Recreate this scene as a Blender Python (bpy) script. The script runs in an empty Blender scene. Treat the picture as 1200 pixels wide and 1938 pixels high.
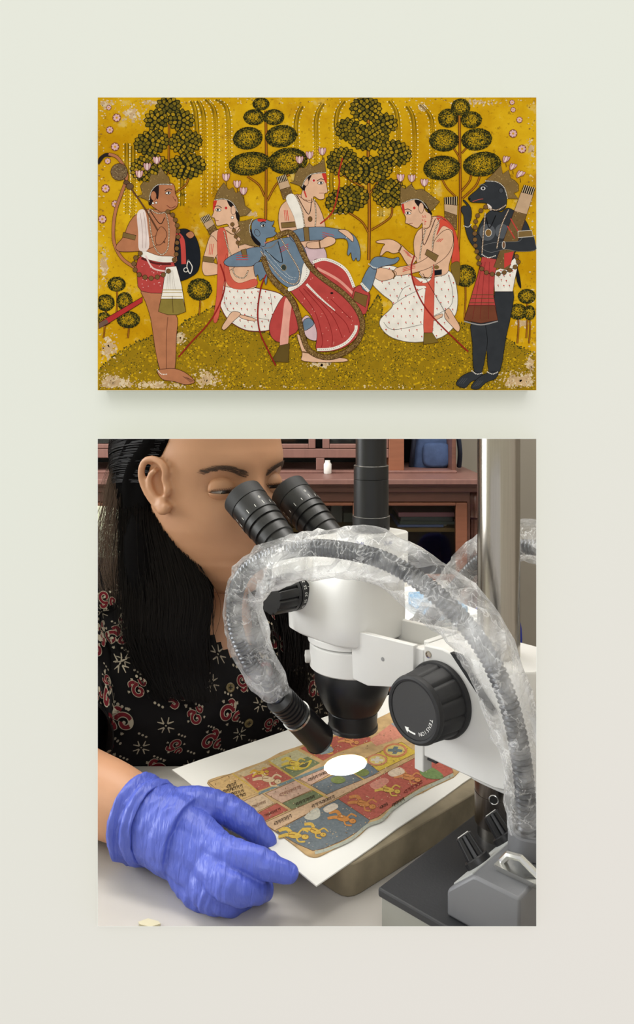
import bpy, bmesh, math, random
import numpy as np
from mathutils import Vector, Matrix, Quaternion, noise
from mathutils.geometry import tessellate_polygon
from mathutils.bvhtree import BVHTree

# ------------------------------------------------------------------ camera, world, lights, exposure
SC = bpy.context.scene
COL = SC.collection
FPX = 1400.0          # focal length in pixels of the 1200x1938 frame
HY = 762.0            # horizon row
ZC = 1.081            # lens height above the floor
cam_d = bpy.data.cameras.new('camera')
cam = bpy.data.objects.new('camera', cam_d); COL.objects.link(cam)
cam_d.sensor_fit = 'VERTICAL'; cam_d.sensor_height = 36.0
cam_d.lens = FPX / 1938.0 * 36.0
cam_d.shift_y = -(969.0 - HY) / 1938.0
cam_d.clip_start = 0.01
cam.location = (0, 0, ZC); cam.rotation_euler = (math.pi / 2, 0, 0)
SC.camera = cam

W = bpy.data.worlds.new('world'); SC.world = W; W.use_nodes = True
W.node_tree.nodes['Background'].inputs[0].default_value = (1.0, 0.995, 0.985, 1)
W.node_tree.nodes['Background'].inputs[1].default_value = 0.80

def area(name, loc, rot, sx, sy, power, col=(1, 1, 1)):
    d = bpy.data.lights.new(name, 'AREA'); d.shape = 'RECTANGLE'; d.size = sx; d.size_y = sy
    d.energy = power; d.color = col
    o = bpy.data.objects.new(name, d); COL.objects.link(o)
    o.location = loc; o.rotation_euler = rot
    return o
# gallery lamp above and in front of the pale wall
area('gallery_light', (0.0, -3.0, 2.7), (math.radians(65), 0, 0), 2.6, 1.8, 36.0)
# added side fill, then the fluorescent ceiling lamps of the laboratory
area('side_fill_light', (-2.14, 0.85, 1.55), (0, math.radians(-90), 0), 1.1, 0.9, 34.0, (0.97, 0.99, 1.0))  # added fill from the left, brightens the microscope fronts and the cheek
area('ceiling_light', (0.25, 0.95, 2.6), (0, 0, 0), 1.3, 0.35, 19.0, (1.0, 0.97, 0.92))
area('ceiling_light', (-0.9, 1.3, 2.6), (0, 0, 0), 1.3, 0.35, 17.0, (1.0, 0.97, 0.92))
area('ceiling_light', (1.3, 1.3, 2.6), (0, 0, 0), 1.3, 0.35, 15.0, (1.0, 0.97, 0.92))

VS = SC.view_settings
VS.view_transform = 'Standard'; VS.look = 'None'; VS.exposure = 0.0; VS.gamma = 1.0
VS.use_curve_mapping = False

# ------------------------------------------------------------------ helpers
RND = random.Random(7)
def lin(c):
    return tuple(((x / 255.0) / 12.92 if x / 255.0 <= 0.04045 else ((x / 255.0 + 0.055) / 1.055) ** 2.4) for x in c)
def P(px, py, Y):
    return Vector(((px - 600.0) / FPX * Y, Y, ZC - (py - HY) / FPX * Y))
def on_z(px, py, z):
    return P(px, py, (ZC - z) * FPX / (py - HY))

MATS = {}
def mat(name, col, rough=0.5, metal=0.0, spec=0.5, var=0.0, vscale=40.0, bump=0.0, bscale=60.0, col2=None, coat=0.0, stretch=None, detail=4.0):
    if name in MATS: return MATS[name]
    m = bpy.data.materials.new(name); m.use_nodes = True
    nt = m.node_tree; b = nt.nodes['Principled BSDF']
    c = lin(col) + (1,)
    b.inputs['Base Color'].default_value = c
    b.inputs['Roughness'].default_value = rough; b.inputs['Metallic'].default_value = metal
    b.inputs['Specular IOR Level'].default_value = spec
    b.inputs['Coat Weight'].default_value = coat
    tc = nt.nodes.new('ShaderNodeTexCoord')
    mp = nt.nodes.new('ShaderNodeMapping'); nt.links.new(tc.outputs['Object'], mp.inputs[0])
    if stretch: mp.inputs['Scale'].default_value = stretch
    if var > 0 or col2:
        n = nt.nodes.new('ShaderNodeTexNoise'); n.inputs['Scale'].default_value = vscale; n.inputs['Detail'].default_value = detail
        nt.links.new(mp.outputs[0], n.inputs['Vector'])
        r = nt.nodes.new('ShaderNodeValToRGB')
        if col2: c2 = lin(col2) + (1,)
        else: c2 = tuple(x * (1 - var) for x in c[:3]) + (1,)
        r.color_ramp.elements[0].color = c2; r.color_ramp.elements[1].color = c
        r.color_ramp.elements[0].position = 0.35; r.color_ramp.elements[1].position = 0.65
        nt.links.new(n.outputs[0], r.inputs[0]); nt.links.new(r.outputs[0], b.inputs['Base Color'])
    if bump > 0:
        n = nt.nodes.new('ShaderNodeTexNoise'); n.inputs['Scale'].default_value = bscale; n.inputs['Detail'].default_value = 5
        nt.links.new(mp.outputs[0], n.inputs['Vector'])
        bp = nt.nodes.new('ShaderNodeBump'); bp.inputs['Strength'].default_value = bump; bp.inputs['Distance'].default_value = 0.002
        nt.links.new(n.outputs[0], bp.inputs['Height']); nt.links.new(bp.outputs[0], b.inputs['Normal'])
    MATS[name] = m
    return m

def paint_mat(name, rough=0.9, spec=0.05, var=0.18, vscale=180.0):
    if name in MATS: return MATS[name]
    m = bpy.data.materials.new(name); m.use_nodes = True
    nt = m.node_tree; b = nt.nodes['Principled BSDF']
    b.inputs['Roughness'].default_value = rough; b.inputs['Specular IOR Level'].default_value = spec
    a = nt.nodes.new('ShaderNodeVertexColor'); a.layer_name = 'Col'
    tc = nt.nodes.new('ShaderNodeTexCoord')
    n = nt.nodes.new('ShaderNodeTexNoise'); n.inputs['Scale'].default_value = vscale; n.inputs['Detail'].default_value = 6
    nt.links.new(tc.outputs['Object'], n.inputs['Vector'])
    r = nt.nodes.new('ShaderNodeValToRGB')
    k = 1 - var
    r.color_ramp.elements[0].color = (k, k, k, 1); r.color_ramp.elements[0].position = 0.3
    r.color_ramp.elements[1].color = (1, 1, 1, 1); r.color_ramp.elements[1].position = 0.6
    mx = nt.nodes.new('ShaderNodeMix'); mx.data_type = 'RGBA'; mx.blend_type = 'MULTIPLY'; mx.inputs[0].default_value = 1
    nt.links.new(n.outputs[0], r.inputs[0]); nt.links.new(a.outputs[0], mx.inputs[6]); nt.links.new(r.outputs[0], mx.inputs[7])
    nt.links.new(mx.outputs[2], b.inputs['Base Color'])
    MATS[name] = m
    return m

def root_of(o):
    while o.parent is not None: o = o.parent
    return o
def thing(name, loc, label, cat, group=None, kind=None):
    o = bpy.data.objects.new(name, None); COL.objects.link(o)
    o.location = loc; o.empty_display_size = 0.02
    tag(o, label, cat, group, kind)
    return o
def tag(o, label=None, cat=None, group=None, kind=None):
    if label: o['label'] = label
    if cat: o['category'] = cat
    if group: o['group'] = group
    if kind: o['kind'] = kind
    return o

class MB:
    def __init__(s): s.v = []; s.f = []
    def add(s, v, f):
        b = len(s.v); s.v += [Vector(p) for p in v]; s.f += [tuple(i + b for i in q) for q in f]
    def box(s, c, hx, hy, hz):
        c, hx, hy, hz = Vector(c), Vector(hx), Vector(hy), Vector(hz)
        v = [c + a * hx + b * hy + d * hz for d in (-1, 1) for b in (-1, 1) for a in (-1, 1)]
        s.add(v, [(0, 1, 3, 2), (4, 6, 7, 5), (0, 4, 5, 1), (2, 3, 7, 6), (0, 2, 6, 4), (1, 5, 7, 3)])
    def abox(s, x0, x1, y0, y1, z0, z1):
        s.box(((x0 + x1) / 2, (y0 + y1) / 2, (z0 + z1) / 2), ((x1 - x0) / 2, 0, 0), (0, (y1 - y0) / 2, 0), (0, 0, (z1 - z0) / 2))
    def loft(s, rings, cap=True, close=False):
        n = len(rings[0]); b = len(s.v)
        for r in rings: s.v += [Vector(p) for p in r]
        m = len(rings)
        for i in range(m - 1 + (1 if close else 0)):
            for j in range(n):
                a = b + i * n + j; a2 = b + i * n + (j + 1) % n
                c = b + ((i + 1) % m) * n + j; c2 = b + ((i + 1) % m) * n + (j + 1) % n
                s.f.append((a, a2, c2, c))
        if cap and not close:
            s.f.append(tuple(b + j for j in range(n))[::-1])
            s.f.append(tuple(b + (m - 1) * n + j for j in range(n)))
    def lathe(s, o, ax, prof, n=40, cap=True, wob=None):
        o = Vector(o); ax = Vector(ax).normalized()
        t = ax.orthogonal().normalized(); u = ax.cross(t)
        rings = []
        for (d, r) in prof:
            ring = []
            for j in range(n):
                a = 2 * math.pi * j / n
                rr = r if wob is None else wob(d, r, a)
                ring.append(o + ax * d + (t * math.cos(a) + u * math.sin(a)) * rr)
            rings.append(ring)
        s.loft(rings, cap)
    def tube(s, pts, rad, n=12, cap=True, fn=None):
        pts = [Vector(p) for p in pts]; m = len(pts)
        if not hasattr(rad, '__len__'): rad = [rad] * m
        T = [(pts[min(i + 1, m - 1)] - pts[max(i - 1, 0)]).normalized() for i in range(m)]
        nrm = T[0].orthogonal().normalized(); rings = []
        for i in range(m):
            nrm = (nrm - T[i] * nrm.dot(T[i])).normalized(); bn = T[i].cross(nrm)
            ring = []
            for j in range(n):
                a = 2 * math.pi * j / n
                r = rad[i] if fn is None else fn(i, a, rad[i])
                ring.append(pts[i] + (nrm * math.cos(a) + bn * math.sin(a)) * r)
            rings.append(ring)
        s.loft(rings, cap)
    def prism(s, poly, fn, d0, d1):
        n = len(poly)
        v = [fn(p[0], p[1], d0) for p in poly] + [fn(p[0], p[1], d1) for p in poly]
        f = [tuple(range(n))[::-1], tuple(range(n, 2 * n))] + [(i, (i + 1) % n, n + (i + 1) % n, n + i) for i in range(n)]
        s.add(v, f)
    def ball(s, c, r, ax=None, n=20, m=12):
        c = Vector(c)
        if not hasattr(r, '__len__'): r = (r, r, r)
        ax = ax or (Vector((1, 0, 0)), Vector((0, 1, 0)), Vector((0, 0, 1)))
        rings = []
        for i in range(m + 1):
            th = max(0.02, min(math.pi - 0.02, math.pi * i / m))
            rings.append([c + ax[0] * (r[0] * math.sin(th) * math.cos(2 * math.pi * j / n)) + ax[1] * (r[1] * math.sin(th) * math.sin(2 * math.pi * j / n)) - ax[2] * (r[2] * math.cos(th)) for j in range(n)])
        s.loft(rings)
    def mesh(s, name, off=Vector((0, 0, 0)), fix=True):
        me = bpy.data.meshes.new(name)
        me.from_pydata([p - off for p in s.v], [], s.f)
        if fix:
            bm = bmesh.new(); bm.from_mesh(me)
            bmesh.ops.recalc_face_normals(bm, faces=bm.faces); bm.to_mesh(me); bm.free()
        me.update()
        return me
    def build(s, name, m, parent=None, smooth=40, bevel=0.0, fix=True, origin=None):
        off = Vector((0, 0, 0))
        if parent is not None: off = Vector(root_of(parent).location)
        if origin is not None: off = Vector(origin)
        me = s.mesh(name, off, fix)
        me.materials.append(m)
        if smooth:
            me.shade_smooth()
            me.set_sharp_from_angle(angle=math.radians(smooth))
        o = bpy.data.objects.new(name, me); COL.objects.link(o)
        if parent is not None: o.parent = parent
        if origin is not None: o.location = origin
        if bevel:
            b = o.modifiers.new('bevel', 'BEVEL'); b.width = bevel; b.segments = 2; b.limit_method = 'ANGLE'; b.angle_limit = math.radians(35)
        return o

def cat(pts, k=5, closed=False):
    """Catmull-Rom resample of points (any dimension)."""
    P_ = [np.array(p, float) for p in pts]; n = len(P_); out = []
    rng = range(n) if closed else range(n - 1)
    for i in rng:
        if closed: a, b, c, d = P_[(i - 1) % n], P_[i], P_[(i + 1) % n], P_[(i + 2) % n]
        else: a, b, c, d = P_[max(i - 1, 0)], P_[i], P_[i + 1], P_[min(i + 2, n - 1)]
        for j in range(k):
            t = j / k
            out.append(0.5 * ((2 * b) + (c - a) * t + (2 * a - 5 * b + 4 * c - d) * t * t + (3 * b - a - 3 * c + d) * t ** 3))
    if not closed: out.append(P_[-1])
    return out

class Paint:
    """Flat printed or painted shapes: filled outlines in picture coordinates, one thin coat over another."""
    def __init__(s, fn, step=1.2e-6, base=1): s.fn = fn; s.step = step; s.v = []; s.f = []; s.c = []; s.L = base
    def _put(s, p2, tris, col, jit=0.0):
        s.L += 0.06
        b = len(s.v); h = (s.L + jit) * s.step
        s.v += [s.fn(p[0], p[1], h) for p in p2]
        s.f += [tuple(b + i for i in t) for t in tris]; s.c += [lin(col)] * len(tris)
    def poly(s, pts, col, smooth=True, line=None, w=0.9, same=False, k=4):
        if not same: s.L += 1
        q = cat(pts, k, True) if smooth else pts
        tr = tessellate_polygon([[Vector((p[0], p[1], 0)) for p in q]])
        s._put(q, tr, col)
        if line: s.stroke(list(q) + [q[0]], w, line, smooth=False)
    def blob(s, cx, cy, rx, ry, col, rot=0, n=20, line=None, w=0.8, same=False):
        if not same: s.L += 1
        ca, sa = math.cos(rot), math.sin(rot)
        q = [(cx + rx * math.cos(a) * ca - ry * math.sin(a) * sa, cy + rx * math.cos(a) * sa + ry * math.sin(a) * ca) for a in [2 * math.pi * i / n for i in range(n)]]
        s._put(q, [(0, i, i + 1) for i in range(1, n - 1)], col)
        if line: s.stroke(q + [q[0]], w, line, smooth=False)
    def stroke(s, pts, w, col, smooth=True, same=False, w2=None, k=5):
        if not same: s.L += 1
        q = cat(pts, k) if smooth and len(pts) > 2 else [np.array(p, float) for p in pts]
        m = len(q); vv = []
        for i in range(m):
            t = q[min(i + 1, m - 1)] - q[max(i - 1, 0)]; L = math.hypot(t[0], t[1]) or 1
            ww = (w if w2 is None else w + (w2 - w) * i / (m - 1)) / 2
            nx, ny = -t[1] / L * ww, t[0] / L * ww
            vv += [(q[i][0] + nx, q[i][1] + ny), (q[i][0] - nx, q[i][1] - ny)]
        s._put(vv, [(2 * i, 2 * i + 1, 2 * i + 3, 2 * i + 2) for i in range(m - 1)], col)
    def dab(s, x, y, r, col, asp=1.0, rot=0.0):
        ca, sa = math.cos(rot), math.sin(rot)
        q = [(x + r * asp * ca, y + r * asp * sa), (x - r * sa, y + r * ca), (x - r * asp * ca, y - r * asp * sa), (x + r * sa, y - r * ca)]
        s.L -= 0.06; s._put(q, [(0, 1, 2, 3)], col, RND.uniform(0, 0.9))
    def dots(s, pts, gap, r, col, smooth=True, line=None):
        s.L += 1
        q = cat(pts, 8) if smooth and len(pts) > 2 else [np.array(p, float) for p in pts]
        acc = 0.0
        for i in range(len(q) - 1):
            d = q[i + 1] - q[i]; L = math.hypot(d[0], d[1])
            if L == 0: continue
            t = gap - acc if acc > 0 else 0.0
            while t <= L:
                p = q[i] + d * (t / L)
                if line: s.blob(p[0], p[1], r + 0.7, r + 0.7, line, n=8, same=True)
                if r > 1.6:
                    if line: s.L += 1
                    s.blob(p[0], p[1], r, r, col, n=10, same=True)
                    if line: s.L -= 1
                else: s.dab(p[0], p[1], r, col)
                t += gap
            acc = L - (t - gap)
        if line: s.L += 1
    def build(s, name, m, parent, origin=None):
        off = Vector(root_of(parent).location) if parent is not None else Vector((0, 0, 0))
        me = bpy.data.meshes.new(name)
        me.from_pydata([Vector(p) - off for p in s.v], [], s.f)
        a = me.color_attributes.new('Col', 'FLOAT_COLOR', 'CORNER')
        cols = []
        for f, c in zip(s.f, s.c): cols += [c[0], c[1], c[2], 1.0] * len(f)
        a.data.foreach_set('color', cols)
        me.materials.append(m); me.update()
        o = bpy.data.objects.new(name, me); COL.objects.link(o)
        if parent is not None: o.parent = parent
        return o

_TXT = {}
def text_geo(t):
    if t not in _TXT:
        cu = bpy.data.curves.new('txt', 'FONT'); cu.body = t; cu.align_x = 'CENTER'; cu.align_y = 'CENTER'; cu.size = 1.0
        cu.resolution_u = 2
        ob = bpy.data.objects.new('txt', cu); COL.objects.link(ob)
        dg = bpy.context.evaluated_depsgraph_get()
        me = bpy.data.meshes.new_from_object(ob.evaluated_get(dg))
        _TXT[t] = ([v.co.copy() for v in me.vertices], [tuple(p.vertices) for p in me.polygons])
        bpy.data.objects.remove(ob); bpy.data.meshes.remove(me); bpy.data.curves.remove(cu)
    return _TXT[t]
def put_text(mb, t, o, xd, yd, size):
    v, f = text_geo(t); o = Vector(o); xd = Vector(xd).normalized(); yd = Vector(yd).normalized()
    mb.add([o + xd * (p.x * size) + yd * (p.y * size) for p in v], f)

def baked(o, name=None):
    """Replace an object's mesh by its evaluated one."""
    dg = bpy.context.evaluated_depsgraph_get(); dg.update()
    me = bpy.data.meshes.new_from_object(o.evaluated_get(dg))
    o.modifiers.clear(); old = o.data; o.data = me; me.name = old.name
    bpy.data.meshes.remove(old)
    return o
def in_poly(x, y, poly):
    r = False; n = len(poly); j = n - 1
    for i in range(n):
        xi, yi = poly[i][0], poly[i][1]; xj, yj = poly[j][0], poly[j][1]
        if (yi > y) != (yj > y) and x < (xj - xi) * (y - yi) / (yj - yi) + xi: r = not r
        j = i
    return r

# ------------------------------------------------------------------ the setting
YW = 0.380; YL = 0.365          # face of the pale wall, front lip of the panels
X0, X1, Y0, Y1 = 185.0, 1015.0, 830.5, 1753.0   # opening onto the laboratory
def wall_mat():
    m = bpy.data.materials.new('pale_paint'); m.use_nodes = True; nt = m.node_tree; b = nt.nodes['Principled BSDF']
    b.inputs['Roughness'].default_value = 0.95; b.inputs['Specular IOR Level'].default_value = 0.05
    tc = nt.nodes.new('ShaderNodeTexCoord'); mp = nt.nodes.new('ShaderNodeMapping'); mp.vector_type = 'POINT'
    nt.links.new(tc.outputs['Object'], mp.inputs[0])
    dt = nt.nodes.new('ShaderNodeVectorMath'); dt.operation = 'DOT_PRODUCT'; dt.inputs[1].default_value = (1.2, 0, -1.9)
    nt.links.new(mp.outputs[0], dt.inputs[0])
    mr = nt.nodes.new('ShaderNodeMapRange'); mr.inputs[1].default_value = -2.15; mr.inputs[2].default_value = -1.45
    nt.links.new(dt.outputs['Value'], mr.inputs[0])
    r = nt.nodes.new('ShaderNodeValToRGB')
    r.color_ramp.elements[0].color = lin((229, 231, 219)) + (1,); r.color_ramp.elements[1].color = lin((231, 227, 220)) + (1,)
    nt.links.new(mr.outputs[0], r.inputs[0]); nt.links.new(r.outputs[0], b.inputs['Base Color'])
    return m
m_wall = wall_mat()
m_trim = mat('white_card', (236, 236, 228), 0.9, spec=0.05)
g = 0.9
a0, a1 = P(X0 - g, Y0 - g, YW), P(X1 + g, Y1 + g, YW)     # corners of the hole
xs = [-2.2, a0.x, a1.x, 2.2]; zs = [0.0, a1.z, a0.z, 2.7]
mb = MB()
for i in range(3):
    for j in range(3):
        if i == 1 and j == 1: continue
        mb.abox(xs[i], xs[i + 1], YW, YW + 0.004, zs[j], zs[j + 1])
bm = bmesh.new(); me = mb.mesh('wall_front', fix=False); bm.from_mesh(me)
bmesh.ops.remove_doubles(bm, verts=bm.verts, dist=1e-5)
seen = {}
for f in bm.faces:
    seen.setdefault(tuple(sorted(v.index for v in f.verts)), []).append(f)
kill = [f for k_, l in seen.items() if len(l) > 1 for f in l]
bmesh.ops.delete(bm, geom=kill, context='FACES_ONLY')
bmesh.ops.recalc_face_normals(bm, faces=bm.faces); bm.to_mesh(me); bm.free()
for v in me.vertices:                      # the hole is splayed through the thickness of the wall
    if v.co.y > YW + 0.002 and abs(v.co.x) < 1.0 and 0.3 < v.co.z < 1.6: v.co = Vector((v.co.x, 0, v.co.z - ZC)) * ((YW + 0.004) / YW) + Vector((0, YW + 0.004, ZC))
me.materials.append(m_wall)
o = bpy.data.objects.new('wall_front', me); COL.objects.link(o); tag(o, 'pale grey-green wall carrying the painting and the opening', None, kind='structure')

# splayed thin card sleeve that lines the opening and stands proud of the wall
mb = MB()
def rect(e, Y): return [P(X0 - e, Y0 - e, Y), P(X1 + e, Y0 - e, Y), P(X1 + e, Y1 + e, Y), P(X0 - e, Y1 + e, Y)]
mb.loft([rect(0, YW + 0.004), rect(0, YL), rect(g, YL), rect(g, YW + 0.004)], cap=False, close=True)
o = mb.build('trim_1', m_trim, None, smooth=0); tag(o, 'thin white splayed rim around the opening in the pale wall', kind='structure')

m_lab = mat('lab_plaster', (165, 158, 146), 0.8, var=0.06, vscale=3)
m_ceil = mat('ceiling_paint', (225, 224, 220), 0.9)
m_floor = mat('floor_tile', (120, 112, 102), 0.5, var=0.15, vscale=6)
def shell(name, x0, x1, y0, y1, z0, z1, m, label):
    mb = MB(); mb.abox(x0, x1, y0, y1, z0, z1); o = mb.build(name, m, None, smooth=0); tag(o, label, kind='structure')
shell('wall_back', -2.25, 2.25, 2.45, 2.5, 0, 2.7, m_lab, 'grey plaster wall behind the wooden cabinet')
shell('wall_left', -2.25, -2.2, YW, 2.45, 0, 2.7, m_lab, 'grey plaster side wall of the laboratory')
shell('wall_right', 2.2, 2.25, YW, 2.45, 0, 2.7, m_lab, 'grey plaster side wall of the laboratory')
shell('ceiling', -2.25, 2.25, YW, 2.5, 2.7, 2.75, m_ceil, 'white laboratory ceiling')
shell('floor', -2.25, 2.25, YW, 2.5, -0.05, 0.0, m_floor, 'dull tiled laboratory floor')
m_frame = mat('added_frame_paint', (224, 222, 214), 0.5)  # unseen window, added to stand behind the side fill
win = MB(); win.abox(-2.195, -2.17, 0.395, 0.43, 1.0, 2.15); win.abox(-2.195, -2.17, 1.27, 1.305, 1.0, 2.15); win.abox(-2.195, -2.17, 0.43, 1.27, 2.115, 2.15); win.abox(-2.195, -2.17, 0.43, 1.27, 1.0, 1.035); win.abox(-2.195, -2.17, 0.84, 0.86, 1.035, 2.115)
o = win.build('added_window', m_frame, None, smooth=0); tag(o, 'added white window frame behind the side fill light, out of view', kind='structure')
mb = MB(); mb.abox(-2.19, -2.186, 0.43, 1.27, 1.035, 2.115); mb.build('pane', mat('added_pane', (210, 220, 226), 0.1), o, smooth=0)
# ------------------------------------------------------------------ the painting on the wall
KP = YL / FPX
def fpaint(px, py, h): return Vector(((px - 600.0) * KP, YL - h, ZC - (py - HY) * KP))
PX0, PX1, PY0, PY1 = 185.0, 1015.0, 184.5, 738.5
pc = fpaint(600, PY1, 0)
painting = thing('painting', (0, YW - 0.0005, pc.z), 'yellow painting of crowned figures among trees, hung above the opening', 'painting')
# ground: yellow pigment with worn patches
def ground_mat():
    m = bpy.data.materials.new('yellow_ground'); m.use_nodes = True; nt = m.node_tree; b = nt.nodes['Principled BSDF']
    b.inputs['Roughness'].default_value = 0.9; b.inputs['Specular IOR Level'].default_value = 0.05
    tc = nt.nodes.new('ShaderNodeTexCoord')
    def noi(s, d=6, ro=0.6):
        n = nt.nodes.new('ShaderNodeTexNoise'); n.inputs['Scale'].default_value = s; n.inputs['Detail'].default_value = d; n.inputs['Roughness'].default_value = ro
        nt.links.new(tc.outputs['Object'], n.inputs['Vector']); return n
    def ramp(n, p0, p1, c0, c1):
        r = nt.nodes.new('ShaderNodeValToRGB'); r.color_ramp.elements[0].position = p0; r.color_ramp.elements[1].position = p1
        r.color_ramp.elements[0].color = c0; r.color_ramp.elements[1].color = c1; nt.links.new(n.outputs[0], r.inputs[0]); return r
    base = ramp(noi(45), 0.36, 0.64, lin((186, 136, 8)) + (1,), lin((212, 168, 24)) + (1,))
    last = base
    for sc, p0, p1, c in ((34, 0.56, 0.70, (170, 114, 22)), (90, 0.60, 0.68, (206, 176, 96)), (420, 0.58, 0.66, (140, 102, 16))):
        f = ramp(noi(sc, 8, 0.65), p0, p1, (0, 0, 0, 1), (0.75, 0.75, 0.75, 1))
        mx = nt.nodes.new('ShaderNodeMix'); mx.data_type = 'RGBA'; mx.inputs[7].default_value = lin(c) + (1,)
        nt.links.new(f.outputs[0], mx.inputs[0]); nt.links.new(last.outputs[0] if last is base else last.outputs[2], mx.inputs[6]); last = mx
    nt.links.new(last.outputs[2], b.inputs['Base Color'])
    return m
mb = MB(); c0, c1 = fpaint(PX0, PY0, 0), fpaint(PX1, PY1, 0)
mb.abox(c0.x, c1.x, YL, YW - 0.0002, c1.z, c0.z)
o = mb.build('panel', m_trim, painting, smooth=0)
mb = MB(); mb.add([fpaint(PX0, PY0, 6e-7), fpaint(PX1, PY0, 6e-7), fpaint(PX1, PY1, 6e-7), fpaint(PX0, PY1, 6e-7)], [(0, 3, 2, 1)])
mb.build('painted_ground', ground_mat(), painting, smooth=0, fix=False)
m_pt = paint_mat('tempera', var=0.14, vscale=220)
DK = (52, 38, 22); SKIN = (220, 176, 142); SKIN2 = (178, 116, 80); GOLD = (124, 98, 56); RED = (178, 68, 62); WHT = (232, 224, 208); BLUE = (106, 124, 138)
INK = (58, 26, 20)

# hill with stippled grass, worn paper and willow sprays
R = random.Random(11)
pt = Paint(fpaint)
def clip(x, y): return (min(max(x, 185.5), 1014.5), min(max(y, 185), 738))
hill = [(186, 738), (186, 700), (222, 668), (262, 645), (300, 632), (332, 622), (352, 606), (380, 592), (404, 580), (430, 596), (470, 622), (540, 636), (600, 640), (690, 600), (706, 572), (716, 556), (724, 575), (722, 600), (760, 640), (820, 640), (868, 612), (900, 606), (950, 632), (980, 655), (1014, 668), (1014, 738)]
pt.poly([clip(*p) for p in hill], (150, 118, 20), smooth=False)
for (n, col, s0, s1) in ((3000, (196, 156, 20), 0.8, 2.6), (9000, (62, 58, 22), 0.5, 1.15), (2200, (210, 170, 24), 0.5, 1.5), (3000, (110, 96, 26), 0.6, 1.4), (900, (70, 52, 28), 0.5, 1.1)):
    pt.L += 1
    for i in range(n):
        x = R.uniform(188, 1012); y = R.uniform(556, 736)
        if in_poly(x, y, hill):
            q = noise.noise(Vector((x * 0.03, y * 0.04, n * 0.001)))
            if (q if sum(col) < 260 else -q) + R.uniform(-0.32, 0.32) > -0.04: pt.dab(x, y, R.uniform(s0, s1), col, R.uniform(0.8, 1.7), R.uniform(0, 3.1))
pt.L += 1                                        # dark tufts on the crest of the hill
for i in range(len(hill) - 1):
    if i in (0, 24): continue
    (x0, y0), (x1, y1) = hill[i], hill[i + 1]
    for k in range(int(math.hypot(x1 - x0, y1 - y0) / 3)):
        t = R.random(); pt.dab(min(1011, x0 + (x1 - x0) * t), y0 + (y1 - y0) * t + R.uniform(-2, 3), R.uniform(1, 2.2), (66, 62, 26))
def worn(cx, cy, rx, ry, n, cols=((206, 180, 136), (216, 194, 156), (196, 164, 120))):
    for k in range(3):
        pt.L += 1
        for i in range(n // 3):
            a = R.uniform(0, 6.3); r = abs(R.gauss(0, 0.55))
            x, y = cx + rx * r * math.cos(a), cy + ry * r * math.sin(a)
            s = R.uniform(0.8, 4.2) * (1.3 - min(1, r))
            if 186 + s * 2 < x < 1014 - s * 2 and 186 + s * 2 < y < 737 - s * 2: pt.dab(x, y, max(0.5, s), cols[k], R.uniform(0.7, 1.8), R.uniform(0, 3))
for a in ((215, 726, 60, 22, 330), (300, 732, 70, 14, 300), (205, 660, 26, 36, 150), (390, 718, 40, 24, 200), (985, 720, 55, 22, 330), (1005, 690, 14, 26, 100), (195, 195, 40, 22, 120), (285, 190, 26, 12, 100), (250, 215, 30, 26, 110), (196, 500, 14, 46, 90), (900, 192, 60, 12, 120), (1008, 280, 10, 26, 70), (990, 612, 24, 10, 70), (800, 204, 10, 8, 50), (340, 640, 14, 20, 60), (610, 690, 30, 8, 60), (500, 735, 120, 6, 90), (760, 736, 120, 5, 90), (640, 400, 20, 10, 20), (470, 405, 26, 8, 50)):
    worn(*a)
pt.L += 1
for i in range(420):                              # pale speckle along the edges of the sheet
    e = R.choice('lrtb'); t = R.random()
    x, y = (R.uniform(187, 200) if e == 'l' else R.uniform(1000, 1012) if e == 'r' else 188 + t * 823), (R.uniform(187, 196) if e == 't' else R.uniform(728, 736) if e == 'b' else 188 + t * 547)
    pt.dab(x, y, R.uniform(0.4, 1.8), R.choice(((214, 190, 140), (150, 110, 40), (226, 200, 150))), R.uniform(0.7, 2))
for (x, y0, y1, top) in ((240, 285, 405, 0), (252, 290, 412, 0), (372, 205, 300, -8), (386, 205, 392, -10), (408, 200, 372, -16), (432, 196, 330, -20), (598, 210, 330, 12), (636, 205, 300, 14), (627, 320, 415, 3), (753, 205, 330, -14), (784, 215, 342, -12), (818, 212, 400, -20), (560, 215, 330, 10), (720, 330, 410, 2), (660, 330, 400, 3), (345, 345, 390, 0)):
    pts_ = [(x + top, max(190, y0 - 12)), (x + top * 0.3, y0 + 4), (x, y0 + 26), (x + 1, (y0 + y1) / 2), (x + R.uniform(-2, 2), y1)]
    pt.stroke(pts_, 0.8, (140, 104, 14))
    pt.L += 1
    q = cat(pts_, 12)
    for p in q:
        for s_ in (-1, 1):
            pt.dab(p[0] + s_ * 3, p[1] - 1, 0.55, (104, 84, 18), 5, s_ * 0.9)
    for s_ in (-6, 6):
        pt.dots([(p[0] + s_, p[1]) for p in pts_], 7.5, 1.35, (240, 226, 176))
def rosette(x, y, r):
    pt.blob(x, y, r, r, (120, 62, 52), n=14); pt.L += 1
    for k in range(7):
        a = k * 0.9; pt.blob(x + r * 0.55 * math.cos(a), y + r * 0.55 * math.sin(a), r * 0.34, r * 0.28, (214, 172, 164), a, n=8, same=True)
    pt.blob(x, y, r * 0.26, r * 0.26, (206, 150, 30), n=8)
for a in ((206, 204, 5), (221, 223, 8), (208, 246, 7), (218, 278, 8), (204, 305, 6), (200, 357, 8), (218, 386, 7), (194, 415, 8), (969, 194, 5), (971, 208, 5), (983, 227, 6), (971, 253, 8), (988, 282, 8)): rosette(*a)
o = pt.build('painted_hill', m_pt, painting); o['label'] = 'stippled olive hill and hanging willow sprays'
LAY = pt.L

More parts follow.
